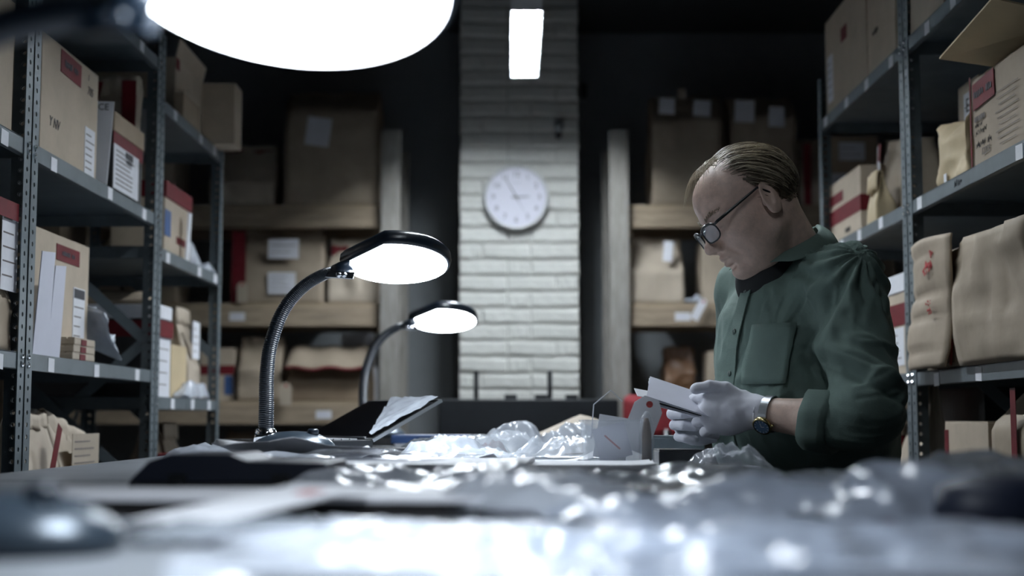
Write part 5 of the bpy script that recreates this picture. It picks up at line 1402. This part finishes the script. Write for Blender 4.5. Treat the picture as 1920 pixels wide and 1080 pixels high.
shirt = np_mesh('shirt', V, Fq, 'shirt', man)
SV = V; SN = vnormals(V, Fq)
def on_shirt(p, dirv, off=.002):
    """nearest shirt surface point seen from outside along dirv"""
    p = np.array(p); dirv = np.array(dirv) / np.linalg.norm(dirv)
    q = SV - p; al = q @ dirv; la = np.linalg.norm(q - al[:, None] * dirv, axis=1)
    m = la < .012
    i = np.argmax(np.where(m, al, -9)); return SV[i] + dirv * off + (p - SV[i]) - dirv * ((p - SV[i]) @ dirv)
# placket, buttons, pocket, shoulder seam
def ribbon(name, pts, wv, m, width, th, parent):
    r = []
    for p in pts: r.append([Vector(p - wv * width / 2), Vector(p + wv * width / 2), Vector(p + wv * width / 2 + TF * th), Vector(p - wv * width / 2 + TF * th)])
    return MB().loft(r).build(name, m, parent, smooth=False)
pts = [on_shirt(NB + TU * (-.03 - .36 * k / 22) + TL * .006, TF, -.0005) for k in range(23)]
pts = [sum(pts[max(0, k - 1):k + 2]) / len(pts[max(0, k - 1):k + 2]) for k in range(23)]
pk = ribbon('placket', pts, TL, 'shirt', .032, .003, shirt)
for k in (3, 8, 13, 18):
    o = MB().lathe([(.0055, 0), (.0058, .0016), (.004, .0026)], 12).build('button', 'button', pk, True, loc=Vector(pts[k] + TF * .003))
    o.rotation_euler = Vector(TF).to_track_quat('Z', 'Y').to_euler()
pp = []
for j in range(9):
    for i in range(9):
        tl = .050 + .095 * i / 8; tz = -.150 - .115 * j / 8
        dv = TF * .93 + TL * .36
        p = on_shirt(NB + TL * tl + TU * tz, TF, .0004); pp.append(p + TF * .0004)
PG = np.array(pp).reshape(9, 9, 3)
for _ in range(2): PG[1:-1, 1:-1] = (PG[:-2, 1:-1] + PG[2:, 1:-1] + PG[1:-1, :-2] + PG[1:-1, 2:]) / 4
fs = [(j * 9 + i, j * 9 + i + 1, (j + 1) * 9 + i + 1, (j + 1) * 9 + i) for j in range(8) for i in range(8)]
MB().add(PG.reshape(-1, 3), fs).build('pocket', 'shirt', shirt, smooth=True, fix=False).modifiers.new('cloth', 'SOLIDIFY').thickness = .0022
# collar: stand and two pointed leaves; open at the throat
def collar(sgn):
    """leaf running from the nape round to the throat; inner top edge, outer edge falling on the shirt, pointed front"""
    rows = []; n = 16
    for k in range(n + 1):
        a = k / n; th = math.radians(180 - 162 * a); tl = math.radians(180 - (122 if sgn > 0 else 140) * a)
        outv = TF * math.cos(th) + TL * math.sin(th) * sgn; lowv = TF * math.cos(tl) + TL * math.sin(tl) * sgn
        top = NB + TF * (.066 * math.cos(th) + .004 + .026 * a) + TL * .062 * math.sin(th) * sgn + TU * (.060 - .098 * a ** 1.2)
        low = NB + TF * .012 * a + lowv * (.086 + .034 * a) + TU * (.022 - .054 * a ** 1.5)
        mid = (top + low) / 2 + outv * .010 + TU * .010
        rows.append([top - outv * .003 - TU * .004, top + TU * .003, top + outv * .008 + TU * .001, mid, low])
    m = len(rows[0])
    fs = [(k * m + i, k * m + i + 1, (k + 1) * m + i + 1, (k + 1) * m + i) for k in range(n) for i in range(m - 1)]
    o = MB().add([p for r in rows for p in r], fs).build('collar', 'shirt', shirt, smooth=True, fix=False)
    o.modifiers.new('cloth', 'SOLIDIFY').thickness = .0025
    sb = o.modifiers.new('round', 'SUBSURF'); sb.levels = sb.render_levels = 1
collar(1); collar(-1)
# near-black filler in the open collar
U = Field(axis(.40, .66, ((9, .005),)), axis(2.68, 2.96, ((9, .005),)), axis(1.32, 1.50, ((9, .005),)))
U.cone(NB + TF * .030 + TU * .004, NB + TF * .052 - TU * .06, .052, .07, .02)
V, Fq = U.mesh(); np_mesh('throat_fill', V, Fq, 'throat_black', man)
# rolled cuffs
for EL, CU, WR in ((LEL, CUL, LWR), (REL, CUR, RWR)):
    ax = (WR - EL) / np.linalg.norm(WR - EL); s1 = np.cross(ax, (0, 0, 1)); s1 /= np.linalg.norm(s1); s2 = np.cross(s1, ax)
    rings = []
    for (d_, r_) in ((-.035, .046), (-.035, .055), (-.020, .0575), (.0, .056), (.018, .055), (.020, .052), (.018, .046), (-.02, .044)):
        rings.append([Vector(CU + ax * (d_ + .004 * math.sin(2 * a)) + (s1 * math.cos(a) + s2 * math.sin(a)) * (r_ + .003 * math.sin(3 * a + 1) + .0016 * math.sin(7 * a))) for a in [2 * math.pi * k / 32 for k in range(32)]])
    MB().loft(rings, False).build('rolled_cuff', 'shirt', shirt, smooth=True)
# trousers, belt, shoes
T = Field(axis(.40, .88, ((9, .008),)), axis(2.62, 3.10, ((9, .008),)), axis(.03, 1.02, ((9, .012),)))
T.cone(PE + TL * .07 + TU * .03, PE - TL * .07 + TU * .03, .125, .125, .03); T.cone(PE + TL * .07 - TU * .06, PE - TL * .07 - TU * .06, .120, .120, .03)
for s in (-1, 1):
    hip = PE + TL * s * .085 - TU * .05; kn = np.array((hip[0] - .03, hip[1], .50)); an = np.array((hip[0] + .01, hip[1], .10))
    T.cone(hip, kn, .098, .078, .03); T.cone(kn, an, .078, .066, .02)
    sh = Field(axis(an[0] - .30, an[0] + .12, ((9, .008),)), axis(an[1] - .18, an[1] + .12, ((9, .008),)), axis(-.004, .16, ((9, .008),)))
    sh.cone(an - TU * .045, an + TF * .15 - TU * .062, .052, .036, .02); sh.cone(an - TF * .03 - TU * .05, an, .05, .045, .02)
    V, Fq = sh.mesh(); V[:, 2] = np.maximum(V[:, 2], .001); np_mesh('shoe', V, Fq, 'shoe', man)
V, Fq = T.mesh(); np_mesh('trousers', V, Fq, 'trousers', man)

# ---- hair: scalp shell plus combed strands
Hh = Field(axis(HC[0] - .15, HC[0] + .16, ((9, .0034),)), axis(HC[1] - .13, HC[1] + .13, ((9, .0034),)), axis(HC[2] - .12, HC[2] + .16, ((9, .0034),)))
head_parts(Hh, .0035, True)
V, Fq = Hh.mesh()
hl = np.stack([(V - HC) @ HF, (V - HC) @ HL, (V - HC) @ HU], 1)
def hair_mask(h):
    """positive where hair grows: x forward, y left, z up"""
    x, y, z = h[:, 0], h[:, 1], h[:, 2]
    side = np.abs(y)
    line = np.where(z > .095, .026, .028 - np.clip(.092 - z, 0, .2) * .50)
    low = np.where(x > -.005, -.010 + np.clip(x, 0, .05) * .6, np.where(x > -.042, .030, -.062 + np.clip(x + .09, 0, .1) * .6))
    return np.minimum(line - x, (z - low))
mk_ = hair_mask(hl)
keep = ((mk_ - np.clip((hl[:, 2] - .058 + .014 * vnoise(V * 60, 2)) * 25, 0, 1) * .2 * (hl[:, 0] > -.085))[Fq] > -.002).all(1)
N = vnormals(V, Fq)
V = V + N * (np.clip(mk_ / .02, -1, 0) * .004 + np.clip(mk_ / .03, 0, 1) * .0015 + ridge(np.stack([hl[:, 0] * 8, hl[:, 1] * 90, hl[:, 2] * 60], 1), 4, 2) * .0012)[:, None]
used = np.unique(Fq[keep]); rm = np.full(len(V), -1); rm[used] = np.arange(len(used))
hair = np_mesh('hair', V[used], rm[Fq[keep]], 'hair_base', man)
hair.modifiers.new('thick', 'SOLIDIFY').thickness = .003
rng = random.Random(11)
def scalp(x, y, z, off):
    """push a point in head space on to the scalp ellipsoid"""
    c = np.array((-.016, 0, .036)); r = np.array((.1020, .0805, .0900)) + off
    q = np.array((x, y, z)) - c; k = math.sqrt(((q / r) ** 2).sum()); return c + q / k
def strands(m, count, seed, zone, ln, rad, name, lift=(.0, .004)):
    r = random.Random(seed); mb = MB(); made = 0; tries = 0
    while made < count and tries < count * 40:
        tries += 1
        p = np.array((r.uniform(-.12, .075), r.uniform(-.085, .085), r.uniform(-.06, .125)))
        p = scalp(*p, 0)
        if hair_mask(p[None])[0] < r.gauss(.004, .007) or not zone(p): continue
        made += 1; pts = []; off = r.uniform(*lift); wv = r.uniform(-1, 1); L = ln * r.uniform(.6, 1.3); q = p.copy()
        for k in range(8):
            f = k / 7
            pts.append(Vector(H(*scalp(*q, off + .003 * math.sin(f * math.pi)))))
            side = np.clip(abs(q[1]) / .07, 0, 1)
            dirv = np.array((-1.0, np.sign(q[1]) * .25 * (1 - side) + .25 * wv * math.sin(f * 3), -.15 - .75 * side * (1 if q[0] < .0 else .4) + (.25 if q[0] > .03 else 0)))
            q = q + dirv / np.linalg.norm(dirv) * L / 7
        mb.tube(pts, [rad * (.7 + .5 * math.sin(math.pi * (k / 7) ** .7)) for k in range(8)], 4, caps=False)
    return mb.build(name, m, hair, True, fix=False)
strands('hair_dark', 1700, 1, lambda p: p[2] < .09, .045, .00055, 'dark_strands', (.0, .006))
strands('hair_dark', 520, 5, lambda p: p[2] > .06, .065, .00045, 'thin_top_strands', (.0, .004))
strands('hair_light', 620, 2, lambda p: p[2] > .045, .080, .00045, 'grey_blond_strands', (.001, .007))
strands('hair_light', 160, 3, lambda p: p[2] < .055, .05, .0005, 'grey_side_strands', (.001, .005))
strands('hair_light', 110, 8, lambda p: p[2] > .05, .10, .0005, 'loose_streaks', (.005, .013))
strands('hair_dark', 90, 9, lambda p: p[2] > .02, .08, .0005, 'loose_dark_strands', (.004, .011))
# fly-away wisps over the brow
mb = MB()
for k in range(46):
    y0 = rng.uniform(-.05, .055); p = scalp(.030 + rng.uniform(-.01, .01), y0, .14, .002); pts = []
    L = rng.uniform(.03, .075)
    for j in range(7):
        f = j / 6
        pts.append(Vector(H(p[0] + L * f, p[1] + (.012 * math.sin(f * 2 + k)) + .02 * f * (1 if y0 > 0 else -1), p[2] + .012 * math.sin(f * math.pi * .8) - .030 * f * f * (L / .05))))
    mb.tube(pts, [.0007 * (1 - .6 * j / 6) for j in range(7)], 4, caps=False)
mb.build('wisps', 'hair_light', hair, True, fix=False)
# eyebrows
for s in (-1, 1):
    mb = MB()
    for k in range(80):
        f = rng.random(); y = s * (.010 + .040 * f); base = (.0965 - .024 * f ** 1.6, y, .022 + .006 * math.sin(f * 2.5) + rng.uniform(-.003, .003))
        a = H(*base); b = H(base[0] + .003, y + s * .008, base[2] + rng.uniform(-.001, .004)); mb.tube([Vector(a), Vector(lin(a, b, .5) + HF * .0008), Vector(b)], [.0006, .0006, .0002], 3, caps=False)
    eb = mb.build('eyebrow', 'hair_light', man, True, fix=False); eb['kind'] = 'stuff'

# ---- glasses, low on the nose
gl = link('glasses', None, man)
bpy.data.objects.remove(gl)
def gpt(y, z): return H(.1065 - .15 * y * y / .05 * .3 + (-.010 if False else 0), y, z - .012 + .0)
fr = MB(); mlens = []
for s in (-1, 1):
    out = []
    for k in range(28):
        a = 2 * math.pi * k / 28; ca, sa = math.cos(a), math.sin(a)
        rx, rz = .0255, .0175
        pw = .72
        out.append((s * .0325 + rx * math.copysign(abs(ca) ** pw, ca), -.006 + rz * math.copysign(abs(sa) ** pw, sa)))
    ring = [Vector(H(.1145 - 5.2 * (abs(y) - .01) ** 2 + .10 * z, y, z - .000)) for y, z in out]
    rim = MB().tube(ring + [ring[0], ring[1]], [.0017] * 30, 8, caps=False)
    o = rim.build('lens_rim', 'black_plastic', man, True)
    c = sum((Vector(p) for p in ring), Vector()) / 28 + Vector(HF) * .0012
    MB().add([c] + ring, [(0, k + 1, (k + 1) % 28 + 1) for k in range(28)]).build('lens', 'lens_glass', o, True)
    top = [ring[k] + Vector(HU) * .001 for k in range(2, 13)]
    MB().tube(top, .0026, 6).build('brow_bar', 'black_plastic', o, True)
    # temple arm to the ear
    st = Vector(H(.1145 - 5.2 * (.057 - .01) ** 2, s * .0575, .005)); hg = Vector(H(.098, s * .066, .007))
    en = Vector(H(-.004, s * .0835, .026)); tip = Vector(H(-.024, s * .084, .004))
    path = [st, hg, hg.lerp(en, .25), hg.lerp(en, .5), hg.lerp(en, .75), en, tip]
    MB().tube(path, [.0024, .0030, .0030, .0028, .0026, .0024, .002], 8).build('temple_arm', 'black_plastic', o, True)
MB().tube([Vector(H(.1135, -.008, .002)), Vector(H(.1165, 0, .0055)), Vector(H(.1135, .008, .002))], .0019, 8).build('nose_bridge', 'black_plastic', man, True)

# ---- wrist watch on the near arm
ax = (LEL - LWR) / np.linalg.norm(LEL - LWR); WC = LWR + ax * .030
s1 = np.cross(ax, (0, 0, 1)); s1 /= np.linalg.norm(s1); s2 = np.cross(s1, ax)
if s1[1] > 0: s1, s2 = -s1, -s2
if s2[2] < 0: s2 = -s2
strap = []
for d_, r_ in ((-.009, .0315), (-.008, .0335), (.008, .0345), (.009, .0325)):
    strap.append([Vector(WC + ax * d_ + (s1 * math.cos(a) * 1.0 + s2 * math.sin(a)) * r_) for a in [2 * math.pi * k / 40 for k in range(40)]])
MB().loft(strap, False).build('watch_strap', 'steel', man, False)
ca = math.radians(-38); on = s1 * math.cos(ca) + s2 * math.sin(ca)
qt = Vector(on).to_track_quat('Z', 'Y')
wl = Vector(WC + on * .033)
o = MB().lathe([(.016, -.003), (.0185, 0), (.0185, .005), (.0165, .007), (.0150, .0062)], 32).build('watch_case', 'gold', man, True, loc=wl); o.rotation_euler = qt.to_euler()
MB().lathe([(.0150, .0055), (.0148, .0064)], 32).build('dial', 'watch_dial', o)
mk = MB()
for k in range(12):
    a = math.radians(30 * k); mk.box((.0125 * math.cos(a), .0125 * math.sin(a), .0067), (.003, .0008, .0004), Matrix.Rotation(a, 3, 'Z'))
mk.box((.0, .004, .0069), (.0009, .009, .0004)); mk.box((.003, 0, .0069), (.006, .0009, .0004)); mk.build('hour_marks', 'label_white', o)
MB().lathe([(.002, 0), (.002, .004)], 8).build('crown', 'gold', o, loc=(.019, 0, .002), rot=(0, math.pi / 2, 0))

# ---- the cards in his hands
A = W(1220, 708, 2.74); Bp = W(1345, 748, 2.74); D = W(1203, 742, 2.655)
ex = (Bp - A).normalized(); ey = (A - D).normalized(); ey = (ey - ex * ey.dot(ex)).normalized(); ez = ex.cross(ey)
Rm = Matrix((ex, ey, ez)).transposed()
ctr = (Bp + D) / 2 + Vector((.004, 0, 0))
lbs = ('front pale card with plain face held in white gloves', 'second pale card showing its edge in the gloves', 'dark backed card in the middle of the held fan', 'pale card behind the dark backed one in the gloves', 'rearmost pale card sticking out of the held fan', 'little pale slip poking out beyond the edge of the held cards')
for k, lb in enumerate(lbs):
    wd, ln = ((.134, .094), (.130, .094), (.124, .096), (.122, .094), (.116, .096), (.05, .03))[k]
    R2 = Rm @ Matrix.Rotation((-.02, .04, .07, .11, .15, .3)[k], 3, 'Z')
    c = ctr - ez * .0036 * k + (ex * -.062 + ey * -.01 if k == 5 else Vector()) + ey * .003 * k
    o = MB().box((0, 0, 0), (wd, ln, .0012)).build('photo_card', ('paper_lilac', 'paper', 'black_card', 'paper_lilac', 'paper', 'paper')[k], None)
    o.matrix_world = Matrix.Translation(c) @ R2.to_4x4(); tag(o, lb, 'card', 'cards held by the man')
